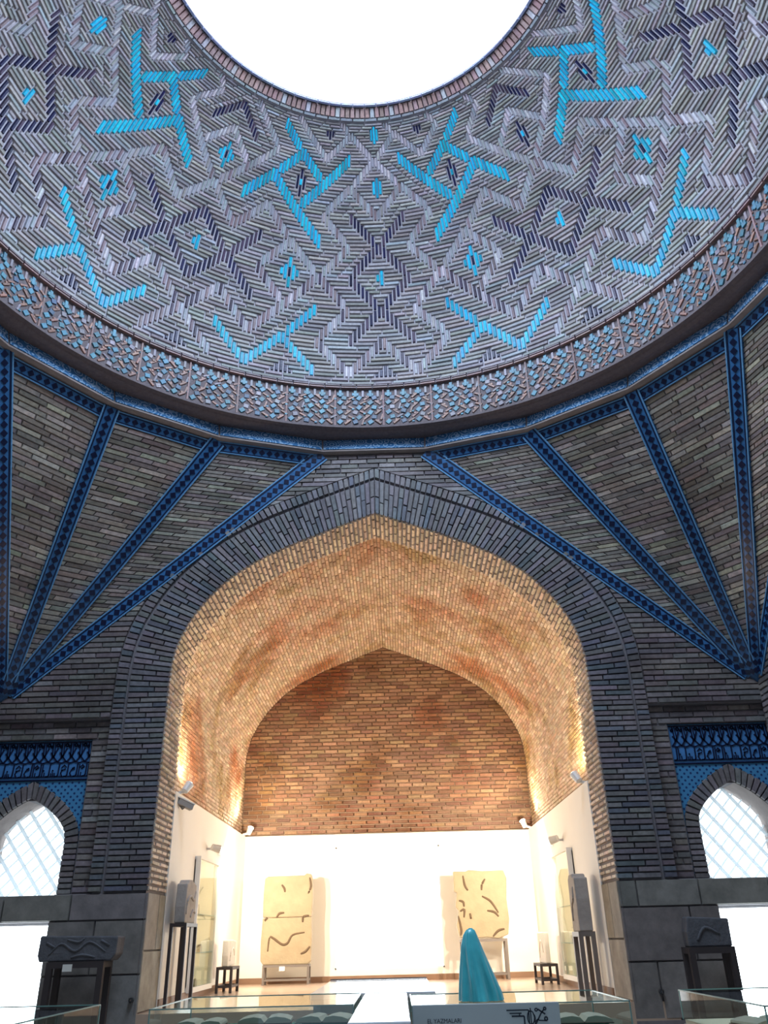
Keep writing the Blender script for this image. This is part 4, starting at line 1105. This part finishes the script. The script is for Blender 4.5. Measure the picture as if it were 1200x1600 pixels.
# ------------------------------------------------------------------ sign with lettering
mat('sign_plate', (.60, .68, .68), .35, noise=.05); mat('sign_ink', (.02, .03, .05), .5)
SX, SY, SZ = .557, .188, 1.05
r_ = empty('sign', (SX, SY, SZ)); tag(r_, 'pale blue grey sign with black lettering and an emblem in front of a glass case', 'sign')
o = MB().box((-.356, -.008, 0), (.356, .008, .255)).build('plate', 'sign_plate', r_); bevel(o, .003)
tx = bpy.data.curves.new('lettering', 'FONT'); tx.body = 'EL YAZMALARI'; tx.size = .026; tx.extrude = .0006; tx.space_character = .96; tx.materials.append(MATS['sign_ink'])
t_ = bpy.data.objects.new('lettering', tx); COL.objects.link(t_); t_.parent = r_; t_.location = (-.288, -.0095, .178); t_.rotation_euler = (math.pi / 2, 0, 0)
bpy.context.view_layer.update()
me_ = bpy.data.meshes.new_from_object(t_.evaluated_get(bpy.context.evaluated_depsgraph_get())); bpy.data.objects.remove(t_)
t_ = bpy.data.objects.new('lettering', me_); COL.objects.link(t_); t_.parent = r_; t_.location = (-.288, -.0095, .178); t_.rotation_euler = (math.pi / 2, 0, 0)
em = MB()
def ln(pts, w=.0055):
    for p, q in zip(pts[:-1], pts[1:]): em.bar((p[0], -.0092, p[1]), (q[0], -.0092, q[1]), w, .002, up=(0, 1, 0))
def arc(cx, cz, rx, rz, a0, a1, n=14, w=.005): ln([(cx + rx * math.cos(math.radians(a0 + (a1 - a0) * k / n)), cz + rz * math.sin(math.radians(a0 + (a1 - a0) * k / n))) for k in range(n + 1)], w)
ln([(.098, .224), (.205, .224), (.205, .170)]); ln([(.112, .211), (.170, .211)], .005); ln([(.122, .199), (.182, .199), (.182, .145)], .007); ln([(.160, .211), (.160, .199)], .005)
arc(.214, .192, .017, .028, 0, 360); ln([(.214, .232), (.214, .150)], .005); arc(.222, .19, .012, .018, -70, 70)
ln([(.232, .160), (.262, .206), (.280, .226)], .006); ln([(.250, .226), (.284, .205)], .007); arc(.242, .224, .007, .006, 0, 360, 8, .005)
arc(.284, .228, .006, .006, 0, 360, 8, .006); arc(.286, .186, .007, .008, 0, 360, 8, .007); ln([(.250, .180), (.286, .178)], .005); arc(.252, .165, .02, .02, 90, 250, 8)
ln([(.222, .152), (.262, .150), (.284, .160)], .005)
em.build('emblem', 'sign_ink', r_)

# ------------------------------------------------------------------ teal satin cover on the case
def satin():
    m, nt, b = nodes_of('teal_satin'); b.inputs['Base Color'].default_value = (.015, .25, .33, 1); b.inputs['Roughness'].default_value = .24
    b.inputs['Sheen Weight'].default_value = .3; tc = nt.nodes.new('ShaderNodeTexCoord'); n = nt.nodes.new('ShaderNodeTexNoise'); n.inputs['Scale'].default_value = 30
    nt.links.new(tc.outputs['Object'], n.inputs['Vector']); mx = nt.nodes.new('ShaderNodeMix'); mx.data_type = 'RGBA'; mx.inputs[6].default_value = (.06, .52, .60, 1); mx.inputs[7].default_value = (.10, .64, .68, 1)
    nt.links.new(n.outputs['Fac'], mx.inputs[0]); nt.links.new(mx.outputs[2], b.inputs['Base Color']); MATS['teal_satin'] = m
satin()
ring_n, lv = 96, 30; v = []; f = []
for i in range(lv + 1):
    t = i / lv; z = .332 * t - .012 * t * t * 0
    xl = np.interp(t, [0, .1, .4, .75, .90, .97, 1], [-.112, -.110, -.102, -.089, -.074, -.058, -.040]); xr = np.interp(t, [0, .1, .4, .75, .90, .97, 1], [.114, .106, .066, .020, .000, -.010, -.024])
    dp = np.interp(t, [0, .3, .7, .93, 1], [.105, .085, .055, .030, .008]); cx = (xl + xr) / 2; w = (xr - xl) / 2
    for k in range(ring_n):
        a = 2 * math.pi * k / ring_n; fade = (1 - t) ** .8
        fold = fade * (.26 * abs(math.sin(3.0 * a + .5 + .6 * t)) + .24 * abs(math.sin(6 * a + 1.1 - .8 * t)) - .20) + .05 * math.sin(2 * a + 6 * t) * fade
        dd = ((a - 4.35 + .25 * t + math.pi) % (2 * math.pi)) - math.pi
        ridge = .28 * math.exp(-(dd / .13) ** 2) * min(1, t * 3) * (t < .99)
        ca, sa = math.cos(a), math.sin(a)
        v.append((cx + ca * w * (1 + fold * .25), sa * dp * (1 + fold + ridge), z))
for i in range(lv):
    for k in range(ring_n): f.append((i * ring_n + k, i * ring_n + (k + 1) % ring_n, (i + 1) * ring_n + (k + 1) % ring_n, (i + 1) * ring_n + k))
f.append(tuple(lv * ring_n + k for k in range(ring_n)))
o = new_mesh('draped_cloth', v, f, 'teal_satin', smooth=True); o.location = (.560, .45, ZT + .003)
tag(o, 'teal satin cloth draped over a tall object on top of the glass case', 'cloth')
